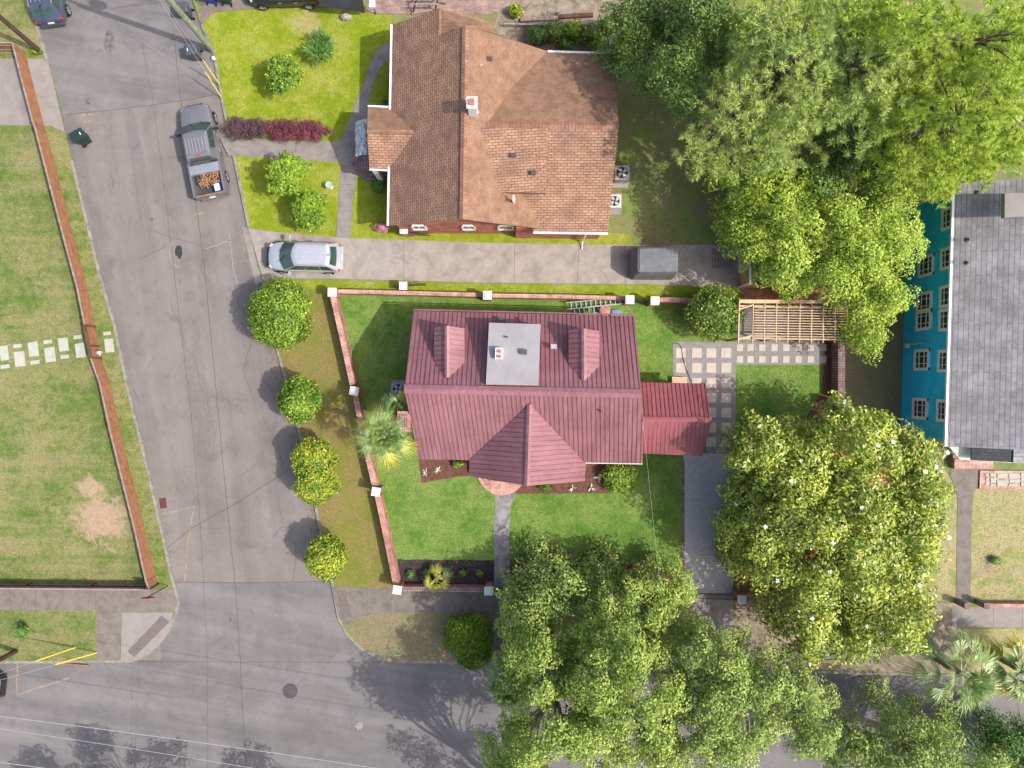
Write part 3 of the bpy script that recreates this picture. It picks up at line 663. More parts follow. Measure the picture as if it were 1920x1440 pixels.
# slopes carried down to the porch eaves
wl = [W(880, 893, 3.25), pk1, pk0, W(880, 862, 3.25)]; el = [pk1, W(1097, 902, 3.25), W(1097, 868, 3.25), pk0]
pr = metal('porch_roof', wl, pk0-W(880, 840, 3.25)-Vector((0, (pk0-W(880, 840, 3.25)).y, 0)), hr, RR, .08, .27)
pr2 = metal('porch_roof', el, Vector((-1, 0, .6)), hr, RR, .08, .27)
ridge(pk0, pk1, .15, hr, 'redroof', .07, .10)
m = MB(); a, b = W(880, 889, 3.2), W(1097, 898, 3.2); m.face([Vector((a.x+.15, a.y+.15, 3.2)), Vector((b.x-.15, b.y+.15, 3.2)), Vector((pk1.x, pk1.y+.2, 5.6))]); m.build('gable', M['white'], hr)
for px in (890, 935, 1040, 1088):
    c = W(px, 884, 3.1); m = MB(); m.tube([(c.x, c.y, 0), (c.x, c.y, 3.1)], .09, 12); m.box((c.x, c.y, .1), (.3, .3, .2)); m.box((c.x, c.y, 3.05), (.28, .28, .1)); m.build('column', M['white'], hr)
c = W(937, 880); m = MB(); n = 28
for k, (r0, z) in enumerate(((1.55, .12), (1.25, .24), (.95, .36))):
    m.slab([(c.x+.12+r0*math.cos(-math.pi*i/n), c.y-.02+r0*math.sin(-math.pi*i/n)*1.0) for i in range(n+1)], 0, z, 0, t=(0, 1, 0))
m.build('steps', M['bricktop'], hr)
m = MB(); a, b = W(884, 862), W(1092, 888); m.box(((a.x+b.x)/2, (a.y+b.y)/2, .2), (b.x-a.x, a.y-b.y, .4)); m.build('porch_floor', M['brick'], hr)
# east wing
a0, a1, b0, b1, c0, c1 = W(1200, 717, 2.8), W(1323, 719, 2.8), W(1205, 786, 4.15), W(1334, 787, 4.15), W(1203, 850, 2.8), W(1317, 855, 2.8)
metal('wing_roof', [a0, a1, b1, b0], b0-a0, hr, RW, .07, .24); metal('wing_roof', [c0, c1, b1, b0], b0-c0, hr, RW, .07, .24)
ridge(b0, b1, .15, hr, 'redroof2', .07, .08)
m = MB(); q = inset([a0, a1, c1, c0], .28); m.slab([(p.x, p.y) for p in q], -.05, 2.65)
a, b = q[1], q[2]; mid = (a+b)/2; p0 = [Vector((a.x, a.y, 2.65)), Vector((b.x, b.y, 2.65)), Vector((mid.x, mid.y, 3.95))]; m.prism([p-Vector((.1, 0, 0)) for p in p0], p0); m.build('wing_wall', M['brickh'], hr)
m = MB(); k0 = W(1189, 800, 4.9); m.plate([W(1186, 803, 4.55), W(1207, 789, 4.3), W(1207, 806, 4.0), W(1192, 815, 4.3)], .05); m.build('cricket', M['redroof'], hr)
m = MB(); g0 = [W(775, 582, 3.14), W(1190, 592, 3.14)]; m.tube([p+Vector((0, .05, 0)) for p in g0], .045, 8); m.build('gutter', M['redroof'], hr)
m = MB(); m.beam(W(1098, 868, 3.13), SEc+Vector((0, -.03, -.07)), .05, .08); m.build('eave_trim', M['cap'], hr)

# --- orange shingled brick house
ho = empty('shingle_roof_house', W(930, 240), 'brick house with orange brown shingle roof and small gabled porch on the left', 'house')
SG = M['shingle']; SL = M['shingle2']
def plate(name, poly, mat, parent, th=.1): m = MB(); m.plate(poly, th); return m.build(name, mat, parent)
zE, zR = 3.2, 6.3
Wn, Ws = W(736, 46, zE), W(729, 423, zE)
# main ridge
Mn, Ms = W(873, 48, zR), W(868, 411, zR)
pkN = W(824, 15, 5.25); pkV = W(824, 66, 5.25)
plate('roof', [Wn, pkN, pkV, Mn, Ms, Ws], SG, ho)
En, Es = W(1027, 96, zE), W(1023, 430, zE)
# north cross gable: east slope
plate('roof', [pkN, W(926, 44, 3.35), Mn-Vector((0, 0, .5)), pkV], SL, ho, .08)
plate('roof', [W(926, 44, 3.35), W(926, 62, 3.3), En, Mn-Vector((0, 0, .02)), Mn-Vector((0.03, 0, .5))], SL, ho, .08)
plate('roof', [Mn, En, Es, Ms], SL, ho)
# east wing, ridge running east-west
wz = 5.5
w0, w1 = W(878, 233, wz), W(1160, 236, wz)
n0, n1 = W(1027, 98, zE+.04), W(1152, 102, zE+.04); s0, s1 = W(1000, 434, zE+.04), W(1140, 436, zE+.04)
plate('roof', [W(960, 165, 4.6), n0, n1, w1, w0], SL, ho); plate('roof', [w0, w1, s1, s0, W(985, 378, 3.95)], SG, ho)
# low shed section over the south side
plate('roof', [W(884, 240, 5.75), W(1026, 240, 5.62), W(1024, 362, 5.0), W(890, 358, 5.0)], M['shingle'], ho, .3)
for a, b in ((Mn, Ms), (w0, w1)):
    m = MB(); d = (Vector(b)-Vector(a)).normalized(); nn = Vector((-d.y, d.x, 0))*.19
    for s_ in (-1, 1):
        m.plate([a+Vector((0, 0, .07)), b+Vector((0, 0, .07)), b+nn*s_-Vector((0, 0, .04)), a+nn*s_-Vector((0, 0, .04))], .03)
    m.build('ridge_cap', M['shinglecap'], ho)
# walls
m = MB(); A = [W(736, 46, 3.1), W(1022, 98, 3.1), W(1024, 432, 3.1), W(729, 423, 3.1)]
q = [Vector((A[0].x+.35, A[0].y-.4, 0)), Vector((En.x-.2, A[0].y-.4, 0)), Vector((En.x-.2, Ws.y+.18, 0)), Vector((A[3].x+.35, Ws.y+.2, 0))]
q[1].y = En.y-.4
m.slab([(p.x, p.y) for p in q], -.05, 3.0)
m.prism([Vector((q[3].x, q[3].y, 3.0)), Vector((q[2].x, q[2].y, 3.0)), Vector((Ms.x, q[3].y, 6.1))], [Vector((q[3].x, q[3].y+.12, 3.0)), Vector((q[2].x, q[2].y+.12, 3.0)), Vector((Ms.x, q[3].y+.12, 6.1))])
m.slab([(En.x-1, n0.y-.35), (n1.x-.3, n1.y-.35), (s1.x-.25, s1.y+.25), (s0.x-1, s0.y+.25)], -.05, 3.0)
m.build('wall', M['brickh'], ho)
yS = q[3].y
for px, wd in ((785, .85), (878, .8), (948, .95)):
    x = (px-960)*.955/S; window_on(ho, (q[3].x, yS), (q[2].x, yS), x-q[3].x, 1.3, wd, 1.2, 1, 1, 2)
for y_ in (14, 17.5): window_on(ho, (q[3].x, 20), (q[3].x, 9), 20-y_, 1.0, 1.2, 1.3, -1, 2, 2)
# white gutters and downspout
for a, b in ((Wn, Ws), (s0, s1), (n0, n1)):
    m = MB(); o_ = Vector((-.06, 0, -.04)) if a is Wn else (Vector((0, -.06, -.04)) if a is s0 else Vector((0, .06, -.04)))
    m.beam(a+o_, b+o_, .11, .1); m.build('gutter', M['white'], ho)
c = W(1101, 438, 3.1); m = MB(); m.tube([c, (c.x, c.y+.1, 2.7), (c.x, c.y+.12, .3), (c.x-.02, c.y-.35, .06)], .055, 8); m.build('downspout', M['white'], ho)
# chimney
c = W(885, 193, 7.3); m = MB(); m.box((c.x, c.y, 6.2), (.45, .5, 2.2)); ch = m.build('chimney', M['cap'], ho)
m = MB(); m.box((c.x, c.y, 7.33), (.55, .6, .08)); m.box((c.x, c.y, 7.45), (.28, .32, .16), 0, 1); m.build('chimney_cap', [M['white'], M['brickh']], ch)
m = MB(); m.plate([W(873, 207, 6.3), W(897, 207, 6.0), W(898, 212, 5.95), W(872, 212, 6.35)], .03); m.build('flashing', M['alu'], ch)
hood(ho, 918, 112, 5.4, .22); hood(ho, 963, 292, 5.45, .24); hood(ho, 1000, 325, 5.25, .26); hood(ho, 903, 124, 5.6, .1, m='acgrey')
vent_pipe(ho, 963, 381, 4.3, 1.0, .08, m='acwhite'); 
m = MB(); m.box(W(963, 372, 5.3), (.1, .35, .05)); m.build('vent_cap', M['acwhite'], ho)
# porch gable to the west
pz0, pz1 = 3.1, 4.3; pA = W(688, 248, pz1); pB = W(776, 248, pz1)
plate('porch_roof', [W(690, 199, pz0), W(733, 201, pz0), pB, pA], SL, ho); plate('porch_roof', [W(693, 317, pz0), pA, pB, W(733, 319, pz0)], SG, ho)
m = MB(); m.beam(pA+Vector((0, 0, .03)), pB+Vector((0, 0, .03)), .2, .06); m.build('ridge_cap', M['shinglecap'], ho)
m = MB(); a, b = W(693, 203, 3), W(696, 314, 3); m.face([Vector((a.x, a.y, 3)), Vector((b.x, b.y, 3)), Vector((a.x, pA.y, 4.15))]); m.beam(W(690, 199, 3.08), W(733, 201, 3.08), .09, .1); m.beam(W(693, 318, 3.08), W(733, 320, 3.08), .09, .1); m.build('fascia', M['white'], ho)
for px, py in ((698, 206), (700, 312)):
    c = W(px, py, 3); m = MB(); m.box((c.x, c.y, 1.5), (.3, .3, 3.0)); m.box((c.x, c.y, 3.02), (.36, .36, .06)); m.build('column', M['white'], ho)
m = MB(); c = W(697, 290); n = 24
for r0, z in ((1.2, .14), (1.0, .28), (.8, .42)):
    m.slab([(c.x+r0*math.sin(math.pi*i/n)*-1.0+.0, c.y-.25+r0*1.15*math.cos(math.pi*i/n)) for i in range(n+1)]+[(c.x+1.3, c.y-.25-r0*1.15), (c.x+1.3, c.y-.25+r0*1.15)], 0, z, 0)
m.build('steps', M['brickdark'], ho)
secs = []; r = random.Random(4)
for i in range(13):
    y = W(0, 226+i*5.5, 2.5).y; secs.append([Vector((W(666, 0, 2.5).x+.72*t_, y, 2.3+.38*math.sin(t_*1.7+.15)+r.uniform(-.09, .09))) for t_ in [k/8 for k in range(9)]])
m = MB(); m.loft(secs, closed=False); o = m.build('awning', M['silverfoil'], ho); md = o.modifiers.new('s', 'SOLIDIFY'); md.thickness = .02

# --- blue house
hb = empty('blue_house', W(1840, 600), 'two storey bright blue house with white window frames and a long grey shingle roof', 'house')
zb = 5.3; e0, e1, e2 = W(1790, 344, zb), W(1780, 640, zb), W(1775, 837, zb)
rg0, rg1 = Vector((e0.x+4.3, e0.y-.1, 7.2)), Vector((e2.x+4.4, e2.y-.1, 7.2))
far0, far1 = Vector((e0.x+8.6, e0.y-.2, zb)), Vector((e2.x+8.8, e2.y-.2, zb))
for P_ in ([e0, e2, rg1, rg0], [far1, far0, rg0, rg1]): plate('roof', P_, M['greyshingle'], hb, .14)
xw0, xw1 = (1699-960)/S, (1689-960)/S
yN, yB = (720-395)/S, e2.y+.25
nw, swb = Vector((xw0+.03, yN, 0)), Vector((xw1, yB, 0))
m = MB(); m.slab([(nw.x, nw.y), (far0.x-.3, nw.y), (far1.x-.3, yB), (swb.x, yB)], -.05, zb-.12)
m.prism([Vector((swb.x, yB, zb-.12)), Vector((far1.x-.3, yB, zb-.12)), Vector((rg1.x, yB, 7.0))], [Vector((swb.x, yB+.1, zb-.12)), Vector((far1.x-.3, yB+.1, zb-.12)), Vector((rg1.x, yB+.1, 7.0))])
# recessed north end
m.slab([(W(1755, 0, 0).x, nw.y-.01), (far0.x-.35, nw.y-.01), (far0.x-.35, e0.y-.3), (W(1750, 0, 0).x+.4, e0.y-.3)], -.05, zb-.14)
m.build('wall', M['blue'], hb)
m = MB(); o_ = Vector((-.05, 0, -.05)); m.beam(e0+o_, e2+o_, .12, .14); m.build('fascia', M['white'], hb)
L = (nw-swb).length
def bw(py, z0, wd, ht, cols=3, rows=3): window_on(hb, swb, nw, (720-py)/S-yB, z0, wd, ht, -1, rows, cols, t_=.17)
for py, z0 in ((764, 1.35), (677, 1.4), (600, 1.5), (568, 1.5), (500, 1.6)): bw(py if abs(py-720) < 50 else 720+(py-720)*.955, z0, 1.25, 1.6)
for py in (770, 677, 600, 556, 485, 410): bw(720+(py-720)*.905, 3.9, 1.25, 1.3)
for py, pz in ((505, .2),): vent_pipe(hb, 1812, 450, 5.9, .35, .07)
vent_pipe(hb, 1811, 493, 5.9, .3, .06); vent_pipe(hb, 1830, 361, 6.3, .3, .06)
m = MB(); m.tube([(swb.x-.06, (720-648)/S, 2.6), (swb.x+.0-.06, (720-648)/S, 1.0)], .03, 6); m.box((swb.x-.1, (720-650)/S, .9), (.16, .25, .35)); m.build('meter_box', M['acwhite'], hb)
plate('upper_roof', [W(1884, 362, 7.6), W(1990, 362, 7.9), W(1990, 402, 7.9), W(1884, 408, 7.6)], M['conc_l'], hb, .3)
plate('porch_roof', [W(1780, 838, 3.6), W(1905, 838, 3.9), W(1960, 838, 3.9), W(1960, 868, 3.6), W(1900, 868, 3.5), W(1800, 862, 3.4)], M['cream'], hb, .1)
plate('porch_roof', [W(1822, 840, 4.2), W(1900, 842, 4.2), W(1899, 867, 4.0), W(1821, 863, 4.0)], M['darkshingle'], hb, .08)
plate('porch_roof', [W(1901, 840, 4.3), W(2000, 840, 4.3), W(2000, 868, 4.1), W(1900, 868, 4.1)], M['greyshingle'], hb, .08)
m = MB(); a, b = W(1781, 856), W(1852, 880)
for k in range(3): m.box(((a.x+b.x)/2, (a.y+b.y)/2+.12*(2-k), .1+.15*k), (b.x-a.x, (a.y-b.y)-.24*k+.3, .2+.3*k*.0))
m.build('steps', M['bricktop'], hb)
for px in (1878,):
    c = W(px, 862, 3.4); m = MB(); m.tube([(c.x, c.y, 0), (c.x, c.y, 3.4)], .08, 10); m.box((c.x, c.y, .1), (.26, .26, .2)); m.build('column', M['white'], hb)

# --- ochre shed under the tree
sh = empty('garden_shed', W(1430, 510), 'ochre shed with white lattice door and dark roof under the lime green tree', 'shed')
a, b = W(1386, 478), W(1384, 540); x0 = a.x; 
m = MB(); m.slab([(x0, b.y), (x0+3.6, b.y), (x0+3.6, a.y+.1), (x0, a.y+.1)], -.05, 2.15); m.build('wall', M['orangewall'], sh)
plate('roof', [Vector((x0+.25, b.y-.12, 2.45)), Vector((x0+3.8, b.y-.12, 2.2)), Vector((x0+3.8, a.y+.2, 2.2)), Vector((x0+.25, a.y+.2, 2.45))], M['darkshingle'], sh, .08)
m = MB(); yc = a.y-.55
for s_ in (-1, 1): m.beam((x0-.03, yc-.5, 1.0+s_*.85), (x0-.03, yc+.5, 1.0+s_*.85), .06, .1); m.beam((x0-.03, yc+s_*.5, .1), (x0-.03, yc+s_*.5, 1.9), .06, .1)
m.beam((x0-.03, yc-.5, .15), (x0-.03, yc+.5, 1.85), .05, .07); m.beam((x0-.05, yc+.5, .15), (x0-.05, yc-.5, 1.85), .05, .07); m.build('lattice_door', M['white'], sh)
m = MB(); m.beam((x0-.02, b.y-.08, 2.18), (x0-.02, a.y+.15, 2.18), .1, .1); m.beam((x0-.03, b.y+.03, 0), (x0-.03, b.y+.03, 2.13), .08, .08); m.build('trim', M['white'], sh)

# ---------------------------------------------------------------- walls, fences, gates
def pillar(parent, px, py, h=1.35, s=.42, capm='cap', rz=0, zc=True):
    c = W(px, py, h); m = MB(); m.box((c.x, c.y, h/2-.02), (s, s, h-.03), rz); p = m.build('pillar', M['brick'], parent)
    m = MB(); m.box((c.x, c.y, h+.02), (s+.12, s+.12, .07), rz, 0); m.box((c.x, c.y, h+.075), (s+.02, s+.02, .04), rz, 0, .8); m.build('pillar_cap', M[capm], p)
def wallrun(parent, pts, h, wd=.33, top='bricktop', side='brick', step=0):
    P = [W(x, y, h) for x, y in pts]; m = MB(); strip(m, [Vector((p.x, p.y, 0)) for p in P], wd, 0, h, 0, 1); return m.build('wall', [M[side], M[top]], parent)
bwl = empty('brick_garden_wall', W(680, 800), 'red brick garden wall with white capped pillars round the metal roofed house', 'wall')
wallrun(bwl, [(624, 556), (641, 630), (661, 722)], 1.05); wallrun(bwl, [(666, 742), (686, 840), (703, 912)], 1.0, top='bricktop')
wallrun(bwl, [(708, 930), (728, 1025), (742, 1095)], .95, top='brick')
wallrun(bwl, [(634, 546), (760, 549), (906, 553)], .8, .24); wallrun(bwl, [(922, 554), (1060, 556), (1173, 559)], .8, .24)
wallrun(bwl, [(1236, 562), (1300, 563)], .9, .28); wallrun(bwl, [(754, 1104), (908, 1106)], .7, .28, 'brickdark')
wallrun(bwl, [(1578, 566), (1578, 600), (1578, 745)], 1.0, .42, 'brickdark', 'brickdark')
wallrun(bwl, [(1400, 1117), (1500, 1121)], .9, .3, 'brick', 'brick')
for px, py in ((623, 548), (753+3, 536), (914, 554), (1181, 562), (1228, 564), (664, 733), (705, 922), (745, 1106), (916, 1108), (1391, 1124), (1578, 757), (1293, 1121)):
    pillar(bwl, px, py, 1.0 if px == 756 else 1.4, .4 if px != 756 else .36, rz=R(-9) if (px, py) in ((664, 733), (705, 922), (745, 1106)) else R(-1))
# iron gates
def gate(name, label, a, b, h, group=None):
    A, B = Vector(a), Vector(b); e = empty(name, (A+B)/2, label, 'gate'); m = MB()
    n = max(4, int((B-A).length/.14))
    for z in (.15, h-.1): m.beam(A+Vector((0, 0, z)), B+Vector((0, 0, z)), .035, .035)
    m.build('frame', M['iron'], e); m = MB()
    for i in range(n+1): p = A.lerp(B, i/n); m.beam(p+Vector((0, 0, .05)), p+Vector((0, 0, h+.12*math.sin(math.pi*i/n))), .02, .02)
    m.build('bars', M['iron'], e); return e
gate('iron_gate', 'black iron driveway gate across the gravel drive beside the magnolia', W(1299, 1112), W(1384, 1115), 1.2)
gate('iron_gate', 'black iron garden gate at the end of the front walk by the street wall', W(922, 1101), W(953, 1102), 1.0)
gate('iron_gate', 'narrow iron gate between two white capped pillars near the round camellia', W(1187, 567), W(1221, 568), 1.0)
gate('iron_gate', 'open black iron gate leaf lying back along the brick wall beside the drive', W(765, 537), W(800, 535), .9)
gate('iron_gate', 'open black iron gate leaf against the foot of the brick house', W(770, 441), W(806, 443), .9)
e = empty('gate_pillar', W(757, 432), 'white capped brick gate pillar at the corner of the shingle roofed house', 'pillar'); pillar(e, 757, 431, 1.2, .36)
e = empty('iron_urn', W(775, 434), 'round dark metal urn beside the gate pillar of the brick house', 'urn'); m = MB(); m.lathe(W(775, 437), [(.15, 0), (.1, .12), (.2, .3), (.3, .55), (.33, .6)], 18); m.build('bowl', M['dark'], e)
m = MB(); m.lathe(W(775, 437)+Vector((0, 0, .58)), [(.3, 0), (.29, .025)], 18); m.build('soil', M['mulch'], e)
# cedar fence
fn = empty('board_fence', W(170, 600), 'reddish brown cedar board fence with a flat top rail around the left lawn', 'fence')
base = [(47, 97), (65, 168), (84, 240), (88, 250), (116, 358), (140, 450), (166, 547), (179, 613)]
base2 = [(190, 672), (207, 720), (224, 800), (250, 905), (270, 985), (291, 1080), (297, 1096)]
FH = 1.12
def fence_run(pts, h, side='fence'):
    P = PX(pts); m = MB()
    for i in range(len(P)-1):
        L_ = (P[i+1]-P[i]).length; n = max(1, int(L_/.145)); d = (P[i+1]-P[i])/n; r = random.Random(i+int(pts[0][0]))
        nb = 7; bh = h/nb; nseg = max(1, int(L_/2.4)); ds = (P[i+1]-P[i])/nseg; dn = ds.normalized(); sd = Vector((-dn.y, dn.x, 0))
        for k in range(nseg):
            for j in range(nb):
                o_ = sd*r.uniform(-.008, .008)
                m.beam(P[i]+ds*k+dn*.01+o_+Vector((0, 0, bh*(j+.5)+.02)), P[i]+ds*(k+1)-dn*.01+o_+Vector((0, 0, bh*(j+.5)+.02+r.uniform(-.004, .004))), .022, bh*.9)
    pn = m.build('board_panel', M[side], fn)
    m = MB(); Q = [p+Vector((0, 0, h+.045)) for p in offset_line(P, 0)]
    for a, b in zip(Q, Q[1:]): m.beam(a, b, .10, .035)
    m.build('top_rail', M['fencecap'], fn)
    m = MB(); 
    for z in (.25, .85):
        for a, b in zip(P, P[1:]): n_ = (b-a).cross(Vector((0, 0, 1))).normalized()*.045; m.beam(a+n_+Vector((0, 0, z)), b+n_+Vector((0, 0, z)), .05, .08)
    m.build('rail', M['fencecap'], fn)
    t_ = 0
    for a, b in zip(P, P[1:]):
        n = max(1, int((b-a).length/2.4)); n_ = (b-a).cross(Vector((0, 0, 1))).normalized()*(.07 if abs((b-a).x) > abs((b-a).y) else .08)
        for k in range(n):
            c = a.lerp(b, k/n)+n_; q = MB(); q.box((c.x, c.y, h/2), (.09, .09, h-.02)); q.build('post', M['fencedk'], fn)
fence_run(base, FH); fence_run(base2, FH)
fence_run([(297, 1097), (180, 1096), (60, 1095), (-200, 1094)], 1.0, 'fencedk')  # same cedar fence; shade of its north face put into the dark board colour
fence_run([(-200, 95), (-60, 95), (45, 96)], 1.1)
gt = empty('wooden_gate', W(184, 640), 'darker wooden gate with a white latch plate in the cedar fence by the stepping stones', 'gate')
P = PX([(179, 613), (190, 672)]); m = MB(); n = 12; d = (P[1]-P[0])/n
for k in range(n): c = P[0]+d*(k+.5); m.box((c.x, c.y, .58), (d.length*.94, .03, 1.12), math.atan2(d.y, d.x))
m.build('board_panel', M['fence'], gt); m = MB(); m.beam(P[0]+Vector((0, 0, 1.16)), P[1]+Vector((0, 0, 1.16)), .2, .04)
for k in (.0, .62, 1): c = P[0].lerp(P[1], k); m.box((c.x, c.y, .6), (.12, .12, 1.2))
m.build('gate_frame', M['fencedk'], gt); m = MB(); c = W(186, 661, 1.2); m.box(c, (.24, .12, .05), R(8)); m.box(c+Vector((.05, -.1, 0)), (.05, .12, .05)); m.build('latch', M['white'], gt)
# low brick street wall on the right
lw = empty('low_brick_wall', W(1880, 1130), 'low red brick wall with a square post between the dry lawn and the street pavement at right', 'wall')
m = MB(); strip(m, PX([(1838, 1131), (2300, 1133)]), .22, 0, .5, 0, 1); m.build('wall', [M['brick'], M['bricktop']], lw)
for px in (1831, 1795): m = MB(); c = W(px, 1127); m.box((c.x, c.y, .5), (.3, .3, 1.0)); m.box((c.x, c.y, 1.02), (.36, .36, .06)); m.build('post', M['brickdark'], lw)
# raised flagstone bed
fb = empty('flagstone_planter', W(1890, 898), 'brick edged bed filled with irregular pale flagstones in front of the blue house', 'planter')
m = MB(); c = W(1900, 898); m.slab([(p.x, p.y) for p in PX([(1836, 882), (2050, 882), (2050, 916), (1834, 916)])], 0, .12, 0, 0); m.build('edging', M['bricktop'], fb)
r = random.Random(2)
m = MB(); x = 1844
while x < 2040:
    wd = r.choice([9, 13, 18, 22]); y = 886
    while y < 910:
        hh = min(r.choice([8, 12, 26]), 912-y); q = [(x+r.uniform(0, 2), y+r.uniform(0, 2)), (x+wd-r.uniform(1, 3), y+r.uniform(0, 2)), (x+wd-r.uniform(1, 3), y+hh-r.uniform(1, 2)), (x+r.uniform(0, 2), y+hh-r.uniform(1, 2))]
        if hh > 4: m.slab([(p.x, p.y) for p in PX(q)], .12, .16)
        y += hh
    x += wd
m.build('flagstone', M['slab2'], fb)

# ---------------------------------------------------------------- pergola, slabs
pg = empty('pergola', W(1485, 605), 'unpainted pine pergola with a close grid of slats over the pale patio', 'pergola')
zp = 2.5
m = MB()
for y in (574, 634): m.beam(W(1386, y, zp-.12), W(1588, y+3, zp-.12), .09, .2)
m.build('beam', M['pergola'], pg)
for i in range(9):
    x = 1412+22*i; m = MB(); m.beam(W(x, 566, zp), W(x-1.5, 643, zp), .045, .14); m.build('rafter', M['pergola'], pg)
m = MB(); m.beam(W(1386, 566, zp), W(1384, 643, zp), .07, .15); m.beam(W(1386, 580, zp), W(1412, 572, zp), .07, .12); m.beam(W(1384, 636, zp), W(1412, 629, zp), .07, .12); m.build('end_frame', M['pergola'], pg)
m = MB(); m.beam(W(1386, 565, zp+.02), W(1590, 566, zp+.02), .2, .04); m.build('top_plank', M['pergola'], pg)
for i in range(13):
    y = 576+4.9*i; m = MB(); m.beam(W(1412, y, zp+.1), W(1590, y+2.5, zp+.1), .04, .05); m.build('slat', M['pergola'], pg)
for x in (1388, 1455, 1523, 1585):
    for y in (575, 634): c = W(x, y, zp); m = MB(); m.box((c.x, c.y, zp/2-.1), (.1, .1, zp-.2)); m.build('post', M['fence'], pg)
proto = {}
def slab(px, py, wpx, hpx, mat, label, grp, z=.045, th=.07, rz=0):
    k = (round(wpx), round(hpx), mat)
    if k not in proto:
        m = MB(); r = random.Random(hash(k) % 999); a, b = wpx/S/2, hpx/S/2
        q = [(-a+r.uniform(0, .03), -b+r.uniform(0, .03)), (a-r.uniform(0, .03), -b+r.uniform(0, .03)), (a-r.uniform(0, .03), b-r.uniform(0, .03)), (-a+r.uniform(0, .03), b-r.uniform(0, .03))]
        m.slab(q, -th, 0); o = m.build('paving_slab', M[mat]); proto[k] = o
    else: o = proto[k].copy(); COL.objects.link(o)
    o.location = W(px, py)+Vector((0, 0, z)); o.rotation_euler = (0, 0, rz)
    return tag(o, label, 'paving slab', grp)
for i, (x, y, a, b) in enumerate([(8, 662, 16, 28), (33, 649, 17, 8), (37, 673, 20, 29), (63, 655, 19, 28), (66, 679, 18, 8), (90, 641, 17, 8), (94, 665, 20, 28), (119, 646, 19, 26), (122, 669, 17, 8), (146, 632, 16, 8), (151, 657, 19, 28), (201, 625, 15, 7), (205, 648, 17, 26), (10, 687, 18, 8)]):
    big = b > 15
    slab(x, y, a, b, 'slab2', ('large pale stepping stone' if big else 'narrow pale stepping stone')+(' between the cedar fence and the kerb' if x > 180 else ' set in the left lawn leading to the wooden gate'), 'stepping stones outside the fence' if x > 180 else 'stepping stones in the left lawn', .02, rz=R(7))
for row, y in enumerate((662, 690, 718, 746, 774, 802, 829)):
    for x in ((1276, 1306, 1333, 1361) if row < 3 else (1333, 1361)):
        if row == 2 and x == 1276: continue
        slab(x, y, 19, 19, 'slab', 'square pale slab in the gravel patio beside the red roofed wing', 'square slabs of the gravel patio')
for x in (1387, 1407, 1429, 1452, 1474, 1497, 1520, 1543):
    for y in (652, 674): slab(x, y, 13, 13, 'slab', 'small square slab in the strip in front of the pergola', 'small slabs in front of the pergola')
# ---------------------------------------------------------------- vehicles (built facing +Y at the origin, then placed)
def arc(wd, y, bow, z, n=8): return [Vector((-wd+2*wd*i/n, y+bow*(1-(2*i/n-1)**2), z)) for i in range(n+1)]
def greenhouse(p, wb, wr, yf, yr, yf2, yr2, zb, zr, paint, bf=.12, br=-.06, side=3, ribs=0):
    fb, ft = arc(wb, yf, bf, zb), arc(wr, yf2, bf*.7, zr); rb, rt = arc(wb, yr, br, zb), arc(wr, yr2, br*.7, zr)
    m = MB(); bot = fb+rb[::-1]; top = ft+rt[::-1]; m.loft([bot[::-1], top[::-1]]); cz = Vector((0, (yf2+yr2)/2, zr))
    t2 = [cz+(q-cz)*.86+Vector((0, 0, .05)) for q in top]; t3 = [cz+(q-cz)*.5+Vector((0, 0, .07)) for q in top]
    m.v_n = 0; m.loft([top[::-1], t2[::-1], t3[::-1]]); m.build('cabin', M[paint], p, smooth=False)
    def pane(name, B, T, off, i0, i1, lo=.08, hi=.9):
        g_ = MB()
        for i in range(i0, i1):
            q = [B[i].lerp(T[i], lo), B[i+1].lerp(T[i+1], lo), B[i+1].lerp(T[i+1], hi), B[i].lerp(T[i], hi)]
            n = pnormal(q); n = n if n.dot(off) > 0 else -n
            g_.face([v+n*.012 for v in q])
        return g_.build(name, M['cglass'], p, weld=True, smooth=True)
    w_ = pane('windscreen', fb, ft, Vector((0, 1, .5)), 0, 8, .03, .95)
    wi = MB()
    for s_ in (-.45, .3): wi.beam(fb[4]+Vector((s_*wb, .02, .03)), fb[4].lerp(ft[4], .55)+Vector((s_*wb+.35, .05, .04)), .02, .02)
    wi.build('wiper', M['black'], w_)
    pane('rear_window', rb, rt, Vector((0, -1, .5)), 1, 7, .28, .88)
    for s_ in (0, -1):
        A = [fb[s_].lerp(rb[s_], k) for k in (.06, .36, .38, .68, .70, .95)]; Bt = [ft[s_].lerp(rt[s_], k) for k in (.06, .40, .42, .72, .74, .95)]
        for k in range(0, 2*side, 2):
            g_ = MB(); q = [A[k].lerp(Bt[k], .08), A[k+1].lerp(Bt[k+1], .08), A[k+1].lerp(Bt[k+1], .9), A[k].lerp(Bt[k], .9)]
            n = pnormal(q); n = n if n.x*(-1 if s_ == 0 else 1) > 0 else -n; g_.face([v+n*.012 for v in q]); g_.build('side_window', M['cglass'], p)
    if ribs:
        r_ = MB()
        for i in range(ribs): x = wr*.8*(2*i/(ribs-1)-1); r_.beam((x, yf2-.3, zr+.062), (x, yr2+.25, zr+.062), .022, .02)
        r_.build('roof_rib', M['acgrey'], p)
    return rt, ft
def shell(p, st, paint, name='body', z0=.28, sub=2):
    m = MB(); secs = []
    for y, w_, zs, zc in st:
        h = [(-w_*.96, z0), (-w_, z0+.22), (-w_*.985, zs-.12), (-w_*.93, zs), (-w_*.55, zc), (0, zc+.015)]
        secs.append([Vector((x, y, z)) for x, z in h+[(-x, z) for x, z in h[-2::-1]]])
    m.loft(secs); return m.build(name, M[paint], p, smooth=True, sub=sub, weld=True)
